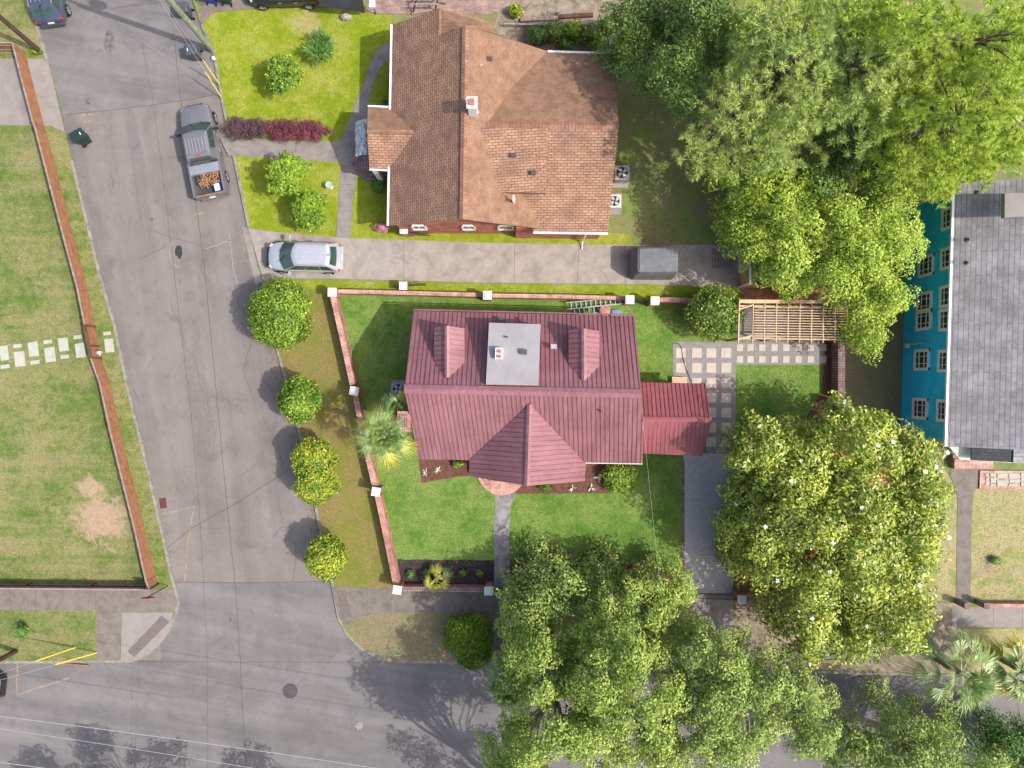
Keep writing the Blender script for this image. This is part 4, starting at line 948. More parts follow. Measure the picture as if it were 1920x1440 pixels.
def wheel(p, x, y, r=.34, w_=.22):
    s_ = 1 if x > 0 else -1; m = MB(); n = 24
    def ring(rr, xx): return [Vector((xx, y+rr*math.cos(2*math.pi*k/n), r+rr*math.sin(2*math.pi*k/n))) for k in range(n)]
    m.loft([ring(r*.7, x-s_*w_*.4), ring(r, x-s_*w_*.5), ring(r, x+s_*w_*.35), ring(r*.9, x+s_*w_*.5), ring(r*.66, x+s_*w_*.48)])
    t_ = m.build('wheel', M['tyre'], p)
    m = MB(); m.loft([ring(r*.64, x+s_*w_*.40), ring(r*.64, x+s_*w_*.5), ring(r*.55, x+s_*w_*.46)])
    for k in range(5):
        a = 2*math.pi*k/5; m.beam((x+s_*w_*.5, y, r), (x+s_*w_*.5, y+r*.6*math.cos(a), r+r*.6*math.sin(a)), .05, .06)
    m.build('rim', M['rim'], t_)
def car(name, label, cat, loc, rz, L, Wd, paint, kind='suv', group=None, zg=ZR+.006):
    e = empty(name, (0, 0, 0), label, cat, group); w_ = Wd/2; l = L/2
    if kind == 'suv':
        shell(e, [(-l, w_*.66, .9, .93), (-l+.12, w_*.88, .97, 1.0), (-l+.8, w_, 1.02, 1.04), (0, w_, 1.0, 1.02), (l-1.3, w_, .96, 1.01), (l-.9, w_*.98, .90, 1.0), (l-.4, w_*.90, .80, .90), (l-.12, w_*.72, .68, .76), (l, w_*.46, .58, .64)], paint)
        greenhouse(e, w_*.90, w_*.72, l-1.12, -l+.16, l-1.95, -l+.62, .98, 1.56, paint, bf=.32, br=-.1, ribs=5)
        for s_ in (-1, 1):
            m = MB(); m.beam((s_*w_*.72, l-2.1, 1.67), (s_*w_*.72, -l+.6, 1.67), .04, .05); m.build('roof_rail', M['alu'], e)
    else:
        shell(e, [(l-2.35, w_, 1.12, 1.16), (l-1.6, w_, 1.12, 1.18), (l-1.45, w_, 1.1, 1.2), (l-.5, w_*.95, 1.04, 1.13), (l-.1, w_*.86, .9, 1.0), (l, w_*.7, .75, .82)], paint, 'hood', .35)
        m = MB()
        for s_ in (-1, 1): m.box((s_*(w_-.07), (-l+l-2.3)/2, .78), (.14, L-2.35, .78))
        m.box((0, l-2.55, .8), (Wd-.28, .5, .7)); m.build('body', M[paint], e)
        m = MB(); m.box((0, (-l+l-3.7)/2, .62), (Wd-.28, L-3.75, .06))
        for i in range(9): m.box((-.62+.155*i, (-l+l-3.7)/2, .665), (.07, L-3.8, .03))
        m.box((0, l-3.72, .9), (Wd-.28, .06, .55)); m.build('bed', M['dark'], e)
        m = MB(); m.box((0, -l+.05, .86), (Wd-.3, .07, .55)); m.build('tailgate', M[paint], e)
        m = MB(); m.box((0, -l+.05, 1.15), (Wd-.32, .09, .03)); m.build('tailgate_trim', M['fence'], e)
        m = MB(); m.box((0, l-3.72-.32, 1.06), (Wd-.24, .5, .28)); m.box((0, l-3.72-.32, 1.215), (Wd-.2, .54, .03)); m.build('tool_box', M['alu'], e)
        m = MB(); m.lathe((0, 0, 0), [(.01, 0)], 3) if 0 else None
        greenhouse(e, w_*.93, w_*.74, l-1.35, l-3.62, l-2.05, l-3.5, 1.13, 1.78, paint, bf=.16, br=0, side=2, ribs=7)
        m = MB(); m.box((0, l-.9, 1.185), (.55, .5, .03)); m.build('hood_scoop', M[paint], e)
        m = MB(); m.box((0, l-3.44, 1.84), (.3, .07, .03)); m.build('brake_light', M['redlamp'], e)
    yf, yr = l-.85, -l+.85 if kind == 'suv' else -l+1.15
    for x in (-w_+.12, w_-.12):
        for y in (yf, yr): wheel(e, x*1.0+(.02 if x > 0 else -.02), y, .34 if kind == 'suv' else .39)
    for s_ in (-1, 1):
        z = .78 if kind == 'suv' else .9
        m = MB(); m.box((s_*w_*.70, l-.26, z), (w_*.26, .12, .10), s_*R(-32)); m.build('headlight', M['lamp'], e)
        m = MB(); m.box((s_*w_*.82, -l+.09, z+.05), (w_*.12, .08, .2), 0); m.build('tail_light', M['redlamp'], e)
        ym = l-1.45 if kind == 'suv' else l-1.75
        m = MB(); m.beam((s_*w_*.93, ym, z+.25), (s_*(w_+.2), ym-.05, z+.3), .05, .05); m.box((s_*(w_+.17), ym-.05, z+.32), (.24, .12, .17)); m.build('mirror', M[paint if kind == 'suv' else 'black'], e)
        for k in (0, 1): m = MB(); m.box((s_*(w_+.005), -.1-k*.95+(.3 if kind == 'suv' else .9), .85), (.03, .2, .04)); m.build('door_handle', M['alu'], e)
    m = MB(); m.box((0, l+.0, .45), (Wd*.62, .12, .22)); m.build('front_bumper', M['black'], e)
    m = MB(); m.box((0, -l+.0, .48), (Wd*.74, .14, .2)); m.box((0, -l-.02, .58), (Wd*.6, .1, .04)); m.build('rear_bumper', M[paint], e)
    m = MB(); m.box((0, -l-.02, .72), (.36, .03, .12)); m.build('number_plate', M['white'], e)
    m = MB(); m.box((0, l+.02, .66), (Wd*.5, .06, .16)); m.build('grille', M['black'], e)
    if kind == 'suv': m = MB(); m.beam((0, -l+.65, 1.63), (0, -l+.5, 1.72), .05, .06); m.build('antenna', M['black'], e)
    e.location = (loc[0], loc[1], zg); e.rotation_euler = (0, 0, rz); return e
car('pickup_truck', 'dark grey pickup truck parked by the kerb with wood scraps in its open bed', 'pickup truck', W(384, 285, .45), math.atan2(33, 168), 5.65, 1.98, 'gunmetal', 'pickup')
car('parked_car', 'silver hatchback parked on the concrete driveway facing the street', 'car', W(571, 482, .7), R(90-1.5), 4.5, 1.86, 'silver', zg=.035)
car('parked_car', 'dark slate blue car at the top left kerb, cut by the picture edge', 'car', W(90, -24, .4), R(8), 4.6, 1.9, 'bluegrey')
car('parked_car', 'black car whose nose just enters the picture at the lower left edge', 'car', W(-62, 1281, .4), R(-96), 4.5, 1.85, 'blackpaint')
car('parked_car', 'black car along the top edge of the picture on the neighbouring drive', 'car', W(535, -14, .4), R(91), 4.5, 1.8, 'blackpaint', zg=.025)
# load of the pickup
m = MB(); c = W(391, 330, 1.0); r = random.Random(8)
for i in range(150):
    a = r.uniform(-.62, .55); b = r.uniform(-.55, .75); d = Vector((r.uniform(-.2, .2), r.uniform(-.2, .2), r.uniform(-.04, .04))); p = Vector((c.x+a, c.y+b, .72+r.uniform(0, .3)*(1-abs(a)))); m.beam(p-d, p+d, .03, .03)
tag(m.build('scrap_pile', M['chips']), 'pile of reddish wood scraps lying in the pickup bed', 'wood scraps')
e = empty('cooler', W(408, 353, .9), 'blue cool box with white lid in the corner of the pickup bed', 'cooler'); m = MB(); c = W(409, 352, .9); m.box((c.x, c.y, .86), (.36, .5, .36), R(14)); m.build('box', M['binblue'], e); m = MB(); m.box((c.x, c.y, 1.07), (.3, .4, .05), R(14)); m.build('lid', M['white'], e)
# tarp covered buggy
e = empty('covered_vehicle', W(1227, 495), 'small vehicle hidden under a dark grey fitted cover on the driveway near the shed', 'covered vehicle')
def ring8(cx, cy, hx, hy, z, ch): return [Vector((cx+sx*hx*(1 if k else 1-ch), cy+sy*hy*(1-ch if k else 1), z)) for sx, sy, k in ((-1, -1, 1), (-1, -1, 0), (1, -1, 0), (1, -1, 1), (1, 1, 1), (1, 1, 0), (-1, 1, 0), (-1, 1, 1))]
cx, cy = W(1224, 0, .5).x, W(0, 494, .5).y; m = MB()
m.loft([ring8(cx-.0, cy, 1.42, .93, .04, .16), ring8(cx, cy, 1.40, .92, .5, .14), ring8(cx, cy, 1.33, .86, 1.05, .12), ring8(cx+.06, cy, 1.17, .72, 1.85, .08), ring8(cx+.05, cy, 1.08, .62, 1.92, .05)][::1])
o = m.build('cover', M['tarp'], e, smooth=False, weld=True)
m = MB(); m.beam((cx-1.05, cy, 1.925), (cx+1.1, cy, 1.925), .03, .015); m.beam((cx-1.1, cy-.66, 1.86), (cx+1.1, cy-.66, 1.86), .03, .03); m.beam((cx-1.12, cy+.66, 1.86), (cx-1.12, cy-.66, 1.86), .03, .03); m.build('seam', M['tarp'], e)
for x in (-.9, .9):
    for y in (-.72, .72): m = MB(); n = 14; m.loft([[Vector((cx+x+.26*math.cos(2*math.pi*k/n), cy+y+o_, .26+.26*math.sin(2*math.pi*k/n))) for k in range(n)] for o_ in (-.09, .09)]); m.build('wheel', M['tyre'], e)

# ---------------------------------------------------------------- bins, air conditioners, small things
def wbin(label, px, py, rz, col, lid=None):
    e = empty('wheelie_bin', (0, 0, 0), label, 'bin')
    m = MB(); m.prism([Vector(v) for v in ((-.24, -.25, .06), (.24, -.25, .06), (.24, .22, .06), (-.24, .22, .06))], [Vector(v) for v in ((-.30, -.36, .98), (.30, -.36, .98), (.30, .30, .98), (-.30, .30, .98))]); m.build('body', M[col], e)
    m = MB(); m.loft([[Vector((x, y, z)) for x, y, z in ((-.32, -.40+d, 1.0+h), (.32, -.40+d, 1.0+h), (.32, .34-d, 1.03+h), (-.32, .34-d, 1.03+h))] for d, h in ((0, 0), (.0, .05), (.07, .09))]); m.build('lid', M[lid or col], e)
    m = MB(); m.tube([(-.24, .36, 1.0), (-.24, .43, 1.02), (.24, .43, 1.02), (.24, .36, 1.0)], .02, 6); m.build('handle', M[col], e)
    for s_ in (-1, 1): m = MB(); n = 14; m.loft([[Vector((s_*.27+o_, .27+.12*math.cos(2*math.pi*k/n), .12+.12*math.sin(2*math.pi*k/n))) for k in range(n)] for o_ in (-.03, .03)]); m.build('wheel', M['tyre'], e)
    m = MB(); m.box((0, -.2, 1.1), (.16, .05, .012)); m.build('sticker', M['white'], e)
    e.location = W(px, py, .12)*1.0; e.location.z = ZR+.01; e.rotation_euler = (0, 0, rz); return e
wbin('black wheelie bin standing alone in the road near the cedar fence', 160, 262, R(120), 'bingreen')
wbin('dark grey wheelie bin at the kerb beside the foot of the leaning utility pole', 369, 104, R(-80), 'bingrey')
wbin('grey wheelie bin behind the utility pole near the top kerb', 352, 26, R(-85), 'bingrey')
wbin('blue wheelie bin by the top edge on the concrete apron', 398, -1, R(170), 'binblue')
wbin('dark green wheelie bin right of the blue one at the top edge', 426, 0, R(175), 'bingreen')
def ac(label, px, py, s=.85, h=.75, white=False, pad=(1.1, 1.3), off=(0, 0)):
    c = W(px, py, h); e = empty('air_conditioner', (c.x, c.y, 0), label, 'air conditioner')
    m = MB(); m.box((c.x+off[0], c.y+off[1], .04), (pad[0], pad[1], .1)); m.build('pad', M['conc'], e)
    m = MB(); m.box((c.x, c.y, .09+h/2), (s, s, h)); m.box((c.x, c.y, .09+h+.02), (s+.03, s+.03, .04)); m.build('casing', M['acwhite' if white else 'acgrey'], e)
    m = MB(); m.lathe((c.x, c.y, .09+h+.04), [(s*.40, 0), (s*.40, .03), (s*.36, .035)], 28); m.build('fan_well', M['black'], e)
    m = MB()
    for k in range(4):
        a = k*math.pi/2+.5; d = Vector((math.cos(a), math.sin(a), 0)); t_ = Vector((-d.y, d.x, 0)); z = Vector((c.x, c.y, .09+h+.085))
        m.prism([z+d*.06-t_*.05, z+d*s*.33-t_*.05, z+d*s*.33+t_*.15, z+d*.06+t_*.05], [z+Vector((0, 0, .01))+q for q in (d*.06-t_*.05, d*s*.33-t_*.05, d*s*.33+t_*.15, d*.06+t_*.05)])
    m.build('fan_blade', M['acwhite'], e)
    m = MB()
    for k in range(4): m.lathe((c.x, c.y, .09+h+.11), [(s*(.1+.08*k), 0), (s*(.1+.08*k)+.008, .006)], 24) if 0 else None
    for k in range(6): a = k*math.pi/6; d = Vector((math.cos(a), math.sin(a), 0))*s*.38; z = Vector((c.x, c.y, .09+h+.11)); m.beam(z-d, z+d, .012, .01)
    m.build('grille', M['dark'], e)
    return e
ac('beige air conditioner with round fan beside the west gable of the red roof', 747, 730, .8, .7, pad=(.9, 1.2))
ac('grey air conditioner on a pad by the right wall of the orange roofed house', 1166, 325, .85, .75, pad=(1.0, 1.4))
ac('white air conditioner under the eave just below the grey one', 1152, 378, .75, .7, True)
# stop sign
e = empty('stop_sign', W(315, 1097), 'red stop sign on a leaning steel post at the corner of the fence', 'stop sign')
b0_ = W(315, 1098); t_ = W(289, 1114, 2.3); t_ = Vector((b0_.x-.14, b0_.y-.06, 2.35)); m = MB(); m.beam(b0_, t_, .05, .05); m.build('post', M['dark'], e)
f = MB(); n_ = Vector((0, -1, .12)).normalized(); u_ = Vector((1, 0, 0)); v_ = n_.cross(u_)*-1
q = [t_+Vector((0, -.05, -.15))+(u_*math.cos(math.pi/8+k*math.pi/4)+v_*math.sin(math.pi/8+k*math.pi/4))*.41 for k in range(8)]
f.loft([q, [p+n_*.012 for p in q]]); pl = f.build('sign_plate', M['red'], e)
cu = bpy.data.curves.new('lettering', 'FONT'); cu.body = 'STOP'; cu.size = .3; cu.align_x = 'CENTER'; cu.align_y = 'CENTER'; cu.extrude = .002
to = bpy.data.objects.new('lettering', cu); COL.objects.link(to)
dg = bpy.context.evaluated_depsgraph_get(); dg.update(); me = bpy.data.meshes.new_from_object(to.evaluated_get(dg)); bpy.data.objects.remove(to)
me.materials.clear(); me.materials.append(M['white']); to = bpy.data.objects.new('lettering', me); COL.objects.link(to)
to.parent = pl; up_ = v_ if v_.z > 0 else -v_; rm = Matrix((u_, up_, u_.cross(up_))).transposed(); ctr = t_+Vector((0, -.05, -.15))+n_*.016
to.rotation_euler = rm.to_euler(); to.location = ctr-rootloc(pl)
# manhole, drain
e = empty('manhole_cover', W(543, 1297)+Vector((0, 0, ZR)), 'round iron manhole cover in the street', 'manhole cover'); c = W(543, 1297); c = Vector((c.x, c.y, ZR))
m = MB(); m.lathe(c, [(.46, 0), (.46, .008), (.40, .01)], 32); m.build('rim', M['dark'], e); m = MB(); m.lathe(c, [(.38, .005), (.38, .016)], 32)
for k in range(-5, 6): l_ = math.sqrt(.36**2-(k*.065)**2); m.beam(c+Vector((-l_, k*.065, .018)), c+Vector((l_, k*.065, .018)), .03, .012)
m.build('lid', plain('cast_iron', (.085, .07, .075), .8), e)
e = empty('drain_grate', W(304, 944)+Vector((0, 0, ZR)), 'rusty rectangular storm drain grate against the left kerb', 'drain'); c = W(304, 944); c.z = ZR
rz = R(8); m = MB(); m.box(c+Vector((0, 0, .006)), (.44, .64, .012), rz); m.build('frame', plain('rust', (.16, .06, .05), .9), e); m = MB()
Mr = Matrix.Rotation(rz, 3, 'Z')
for k in range(9): m.beam(c+Mr @ Vector((-.18, -.26+.065*k, .02)), c+Mr @ Vector((.18, -.26+.065*k, .02)), .025, .015)
m.build('bars', M['iron'], e)
# ladders
for lab, A_, B_, wd, h_ in (('long aluminium ladder lying on the wall behind the red roofed house', W(1062, 574, .5), W(1172, 563, .5), .4, .5), ('second aluminium ladder lying lower on the grass against the first', W(1068, 586, .1), W(1150, 576, .1), .42, .1)):
    e = empty('ladder', (A_+B_)/2, lab, 'ladder'); d = (B_-A_).normalized(); n_ = Vector((-d.y, d.x, 0))*wd/2
    for s_ in (-1, 1): m = MB(); m.beam(A_+n_*s_, B_+n_*s_, .04, .1); m.build('rail', M['alu'], e)
    n = int((B_-A_).length/.28); m = MB()
    for k in range(1, n): c = A_.lerp(B_, k/n); m.beam(c-n_, c+n_, .045, .04)
    m.build('rungs', M['alu'], e)
e = empty('storage_bin', W(1154, 587), 'blue lidded storage box by the top right corner of the red roof', 'box'); c = W(1156, 588, .4); m = MB(); m.box((c.x, c.y, .2), (.55, .4, .4)); m.build('body', M['acgrey'], e); m = MB(); m.box((c.x, c.y, .42), (.6, .45, .05)); m.box((c.x, c.y, .455), (.45, .32, .03)); m.build('lid', plain('pale_blue', (.16, .2, .32), .5), e)
e = empty('brick_stack', W(1132, 582), 'low stack of red bricks beside the blue storage box', 'bricks'); m = MB(); c = W(1133, 583); m.lathe(c, [(.36, 0), (.36, .35), (.3, .4)], 10); m.build('bricks', M['brick'], e)
m = MB(); c = W(650, 34); secs = []
r = random.Random(3)
for z, s_ in ((0, 1), (.15, 1.05), (.3, .85), (.4, .4)): secs.append([Vector((c.x+.36*s_*math.cos(a*.7)*r.uniform(.85, 1.15), c.y+.2*s_*math.sin(a*.7)*r.uniform(.85, 1.15), z)) for a in range(9)])
m.loft(secs); tag(m.build('rock', M['rock'], smooth=False), 'pale rough rock on the bright lawn near the top edge', 'rock')
e = empty('birdbath', W(621, 351), 'small pale green birdbath on the lawn between the walk and the shrubs', 'birdbath'); c = W(621, 351); m = MB(); m.lathe(c, [(.12, 0), (.05, .1), (.05, .45)], 14); m.build('stem', M['cap'], e); m = MB(); m.lathe(c, [(.05, .45), (.2, .52), (.22, .56), (.12, .53)], 20); m.build('bowl', plain('verdigris', (.3, .42, .33), .6), e)
e = empty('ball_marker', W(401, 110), 'white round cap in the grass near the utility pole', 'marker'); m = MB(); m.lathe(W(401, 110), [(.11, 0), (.11, .12), (.06, .17)], 16); m.build('cap', M['white'], e)
# mailbox
e = empty('mailbox', W(703, 28), 'white mailbox on a dark post by the brick paving at the top edge', 'mailbox'); c = W(705, 26); m = MB(); m.tube([(c.x, c.y, 0), (c.x, c.y, 1.1)], .04, 8); m.build('post', M['dark'], e); m = MB(); m.box((c.x, c.y, 1.2), (.32, .45, .22)); m.lathe((c.x, c.y, 1.3), [(.15, 0), (.1, .08)], 10); m.build('box', M['white'], e)
# sawhorse / wooden frame
e = empty('sawhorse', W(795, 8), 'dark wooden trestle table standing on the brick paving above the orange roof', 'trestle'); m = MB(); z = .85
for y in (-4, 8): m.beam(W(778, y, z), W(824, y, z), .1, .05)
m.build('top', M['fencecap'], e)
for x in (780, 820):
    for dx, y in ((-6, 26), (6, -12)): m = MB(); m.beam(W(x, 2, z), W(x+dx, y, 0), .08, .06); m.build('leg', M['fencedk'], e)
m = MB(); m.beam(W(828, 3, .4), W(842, 3, .4), .12, .05); m.beam(W(772, 26, .1), W(822, 17, .1), .1, .08); tag(m.build('timber', M['fencecap']), 'loose weathered boards beside the trestle table', 'boards')
# black shade tent top
m = MB(); q = [W(598, -40, 2.2), W(676, -40, 2.2), W(683, 24, .5), W(652, 16, 1.3), W(598, 12, 1.3)]; m.plate(q, .02); tag(m.build('shade_sail', M['black']), 'black fabric shade sheet by the top edge next to the brick paving', 'shade sail')
# sleepers in the back strip
for x0, y0, x1, y1, mt, lab in ((976, 38, 1046, 34, 'fencecap', 'weathered grey timber edging the planting strip'), (1046, 32, 1112, 28, 'fencedk', 'dark timber edging continuing to the right'), (1045, 26, 1083, 22, 'conc_l', 'pale plank lying on the dark timber')):
    m = MB(); m.beam(W(x0, y0, .12), W(x1, y1, .12), .22, .2); tag(m.build('timber_edging', M[mt]), lab, 'timber')
m = MB(); m.box(W(1150, 82, .1)+Vector((0, 0, .0)), (.55, .42, .12), R(-3)); tag(m.build('paving_slab', M['conc']), 'lone concrete slab in the shade at the top right corner of the orange roof', 'paving slab')
m = MB(); a, b = W(945, 50), W(1090, 52); m.beam(a+Vector((0, 0, .2)), b+Vector((0, 0, .2)), .06, .35); tag(m.build('timber_edging', M['acgrey']), 'thin pale board edging behind the orange roof', 'timber')
# pallet bench by shed
e = empty('pallet', W(1352, 485), 'weathered wooden pallet lying at the end of the driveway by the shed', 'pallet')
m = MB()
for k in range(7): m.beam(W(1338+5.5*k, 466, .14), W(1339+5.5*k, 503, .14), .1, .025)
m.build('boards', M['fencecap'], e); m = MB()
for y in (468, 485, 501): m.beam(W(1336, y, .07), W(1374, y, .07), .08, .1)
m.build('bearers', M['fencecap'], e)
# garden hose
m = MB(); hp = [W(*p, .06) for p in ((1262, 643), (1272, 644), (1278, 652), (1280, 668), (1284, 685), (1290, 700), (1297, 718))]; m.tube(hp, .02, 6); tag(m.build('garden_hose', M['iron']), 'black hose curving over the gravel patio to the wing', 'hose')
m = MB()
for k in range(3): m.beam(W(1260, 708+4*k, .3), W(1288, 709+4*k, .3), .11, .04)
m.beam(W(1262, 708, .12), W(1262, 716, .12), .06, .24); m.beam(W(1286, 708, .12), W(1286, 716, .12), .06, .24)
tag(m.build('plank_step', M['pergola']), 'raw timber step at the corner of the patio and the wing', 'step')

# ---------------------------------------------------------------- poles and wires
def sag(a, b, s_=.6, n=14): return [Vector(a).lerp(Vector(b), t/n)-Vector((0, 0, 4*s_*(t/n)*(1-t/n))) for t in range(n+1)]
wires = 0
def wire(label, a, b, s_=.5, r=.016, mt='wire', grp=None):
    m = MB(); m.tube(sag(a, b, s_), r, 4, cap=False); return tag(m.build('overhead_cable', M[mt]), label, 'cable', grp)
e = empty('utility_pole', W(398, 93), 'tall greenish grey wooden utility pole rising beside the top of the road', 'utility pole')
b = W(398, 93); T = Vector((b.x+.12, b.y+.05, 11.2)); m = MB(); m.tube([b, b.lerp(T, .5), T], [.19, .165, .14], 14); m.build('pole', M['polew'], e)
m = MB(); m.beam(T+Vector((-1.1, .5, -.5)), T+Vector((1.1, -.5, -.5)), .1, .12); m.build('crossarm', M['polew'], e)
for k in (-1, -.4, .4, 1): m = MB(); m.lathe(T+Vector((k*1.05, -k*.48, -.42)), [(.05, 0), (.07, .05), (.04, .1), (.06, .14)], 10); m.build('insulator', M['acgrey'], e)
m = MB(); m.lathe(T+Vector((-.05, .45, -2.1)), [(.25, 0), (.27, .05), (.27, .8), (.22, .88)], 18); m.build('transformer', M['acgrey'], e)
e = empty('utility_pole', W(78, 98), 'dark brown utility pole leaning out past the top corner of the cedar fence', 'utility pole')
b = W(77, 98); T2 = Vector((b.x+.2, b.y+.75, 9.5)); m = MB(); m.tube([b, T2], [.15, .11], 12); m.build('pole', M['poled'], e); m = MB(); m.beam(T2+Vector((-.6, .2, -.3)), T2+Vector((.6, -.2, -.3)), .08, .1); m.build('crossarm', M['poled'], e)
e = empty('utility_pole', W(29, 1222), 'short rusty brown utility pole at the lower left corner on the verge', 'utility pole')
b = W(30, 1221); T3 = Vector((b.x+.0, b.y+.1, 8.5)); m = MB(); m.tube([b, T3], [.15, .12], 12); m.build('pole', M['poled'], e)
pt = T+Vector((0, 0, -1.2))
Tt = Vector((b.x, b.y, 8))
wire('long pale cable crossing the lower left of the street', W(-260, 1312, 8.6), W(1250, 1530, 8.0), .6); wire('second pale cable just below the first over the street', W(-260, 1330, 7.8), W(1050, 1545, 7.2), .5, .014)
wire('third pale cable nearest the bottom left corner', W(-260, 1398, 7.9), W(420, 1495, 7.6), .3, .02)
wire('thin cable running from the corner pole towards the top edge', T3+Vector((0, 0, -.3)), (-55, 15, 8), .5)
wire('service cable dropping from the red roof wing over the front lawn', W(1202, 746, 4.6), W(1250, 1200, 6.0), .3, .006)
wire('cable from the tall pole to the top right of the picture', T+Vector((1.0, -.4, -.4)), (24, 33, 9.5), 1.0, .016); wire('lower cable from the tall pole passing over the top lawn', pt, (20, 26.5, 7.5), .8, .016)
wire('cable from the tall pole back over the road to the upper left', T+Vector((-1, .5, -.4)), T2, .5); wire('cable from the tall pole running north', T+Vector((-.4, .2, -.4)), (-30, 60, 11), .7); wire('second cable from the tall pole running north', T+Vector((.4, -.2, -.4)), (-28, 60, 11), .7)
# guy wires with yellow guards
for lab, A_, B_, k in (('yellow guarded guy wire of the tall pole, upper one', W(412, 159), pt+Vector((0, 0, -.3)), .24), ('yellow guarded guy wire of the tall pole, lower one', W(416, 184), pt, .22),
                    ('yellow guarded guy wire ending near the corner of the pavement', W(185, 1223), T3+Vector((0, 0, -.6)), .27), ('yellow guarded guy wire in the grass closest to the corner pole', W(144, 1213), T3+Vector((0, 0, -1)), .3)):
    e = empty('guy_wire', A_, lab, 'guy wire'); m = MB(); m.tube([A_, B_], .010, 5); m.build('cable', M['wire'], e); m = MB(); m.tube([A_+(B_-A_)*.012, A_.lerp(B_, k)], .034, 8); m.build('guard', M['yellow'], e)
m = MB(); m.beam(W(52, 1239, -.05), W(165, 1248, -.05), .1, .1); tag(m.build('timber', M['fence']), 'long brown timber lying in the gutter below the yellow guy wires', 'timber')
e = empty('sign_post', W(744, 1240), 'thin broken green sapling stake at the kerb of the street island', 'stake'); m = MB(); m.tube([W(744, 1241), W(742, 1228, .9), W(756, 1207, 1.2)], [.03, .02, .012], 6); m.build('stem', M['barkgrey'], e); m = MB(); m.tube([W(736, 1230, .7), W(752, 1229, .8)], .02, 5); m.build('twig', plain('sage', (.3, .42, .36), .7), e)
# ---------------------------------------------------------------- vegetation
def nrm(a): return a/np.maximum(1e-6, np.linalg.norm(a, axis=-1, keepdims=True))
def leaf_quads(C, N, L, Wd, droop=.25, rs=.35):
    n = len(C); r_ = nrm(rng.normal(size=(n, 3))); T = nrm(np.cross(N, r_)); B = np.cross(N, T)
    l = (L*rng.uniform(1-rs, 1+rs, n))[:, None]/2; w_ = (Wd*rng.uniform(1-rs, 1+rs, n))[:, None]/2
    V = np.stack([C-T*l, C+B*w_-T*l*.1, C+T*l-N*l*droop, C-B*w_-T*l*.1], 1); return V
def clumps_foliage(cl, rad, per, L, Wd, flat=.75, up=.5, zmin=-.45, rough_=.28):
    k = len(cl); n = (per*(rad/rad.mean())**2).astype(int); idx = np.repeat(np.arange(k), n); m = len(idx)
    u = nrm(rng.normal(size=(m, 3))); u[:, 2] = np.where(u[:, 2] < zmin, -u[:, 2], u[:, 2])
    rr = rad[idx]*np.where(rng.random(m) < .3, rng.uniform(.3, .8, m), .86+rng.uniform(0, 1, m)**.7*rough_*.9)
    # three-lobed wobble so clumps are not balls
    ph = rng.uniform(0, 6.28, (k, 3))[idx]; a = np.arctan2(u[:, 1], u[:, 0]); rr = rr*(1+.22*np.sin(3*a+ph[:, 0])+.15*np.sin(5*a+ph[:, 1]))
    C = cl[idx]+u*rr[:, None]*np.array([1, 1, flat]); N = nrm(u+rng.normal(size=(m, 3))*.55+np.array([0, 0, up]))
    return leaf_quads(C, N, L, Wd)
def lobe_clumps(lobes, sp, jit=.45, low=True):
    out = []
    for px, py, rx, ry, zt, hd in lobes:
        c = W(px, py, zt-hd*.3); k = (1-zt/H)/S; ax, ay = rx*k, ry*k
        nx = int(2*ax/sp)+1; ny = int(2*ay/sp)+1
        for layer in ((0, 1) if low else (0,)):
            for i in range(nx+1):
                for j in range(ny+1):
                    x = -ax+2*ax*i/nx+rng.normal()*sp*jit; y = -ay+2*ay*j/ny+rng.normal()*sp*jit; d2 = (x/ax)**2+(y/ay)**2
                    if d2 > 1.0+rng.normal()*.08: continue
                    z = zt-hd*d2-layer*(1.3+hd*.35)+rng.normal()*.6-.4
                    out.append((c.x+x, c.y+y, max(.4, z)))
    return np.array(out)
def limbs(e, base, cl, h0, r0, mat, lean=None, n=30, name='trunk'):
    base = Vector(base); ctr = Vector(cl.mean(0)); top = Vector((ctr.x, ctr.y, min(ctr.z-.3, h0+1.2))) if lean is None else lean
    fork = base.lerp(Vector((top.x, top.y, 0)), .45)+Vector((0, 0, h0)); m = MB()
    m.tube([base-Vector((0, 0, .1)), base+Vector((0, 0, .3)), base.lerp(fork, .5), fork], [r0*1.35, r0*1.05, r0*.9, r0*.75], 10); m.build(name, M[mat], e, smooth=True)
    idx = rng.choice(len(cl), min(n, len(cl)), replace=False); m = MB()
    for i in idx:
        t = Vector(cl[i]); mid = fork.lerp(t, .5)+Vector((rng.normal()*.25, rng.normal()*.25, .35)); m.tube([fork.lerp(base, .05*rng.random()), mid, t], [r0*.42, r0*.2, r0*.06], 6, cap=False)
        for _ in range(2):
            t2 = t+Vector((rng.normal()*.7, rng.normal()*.7, rng.normal()*.3)); m.tube([mid.lerp(t, .5), t2], [r0*.1, r0*.03], 4, cap=False)
    m.build('limbs', M[mat], e, smooth=True)
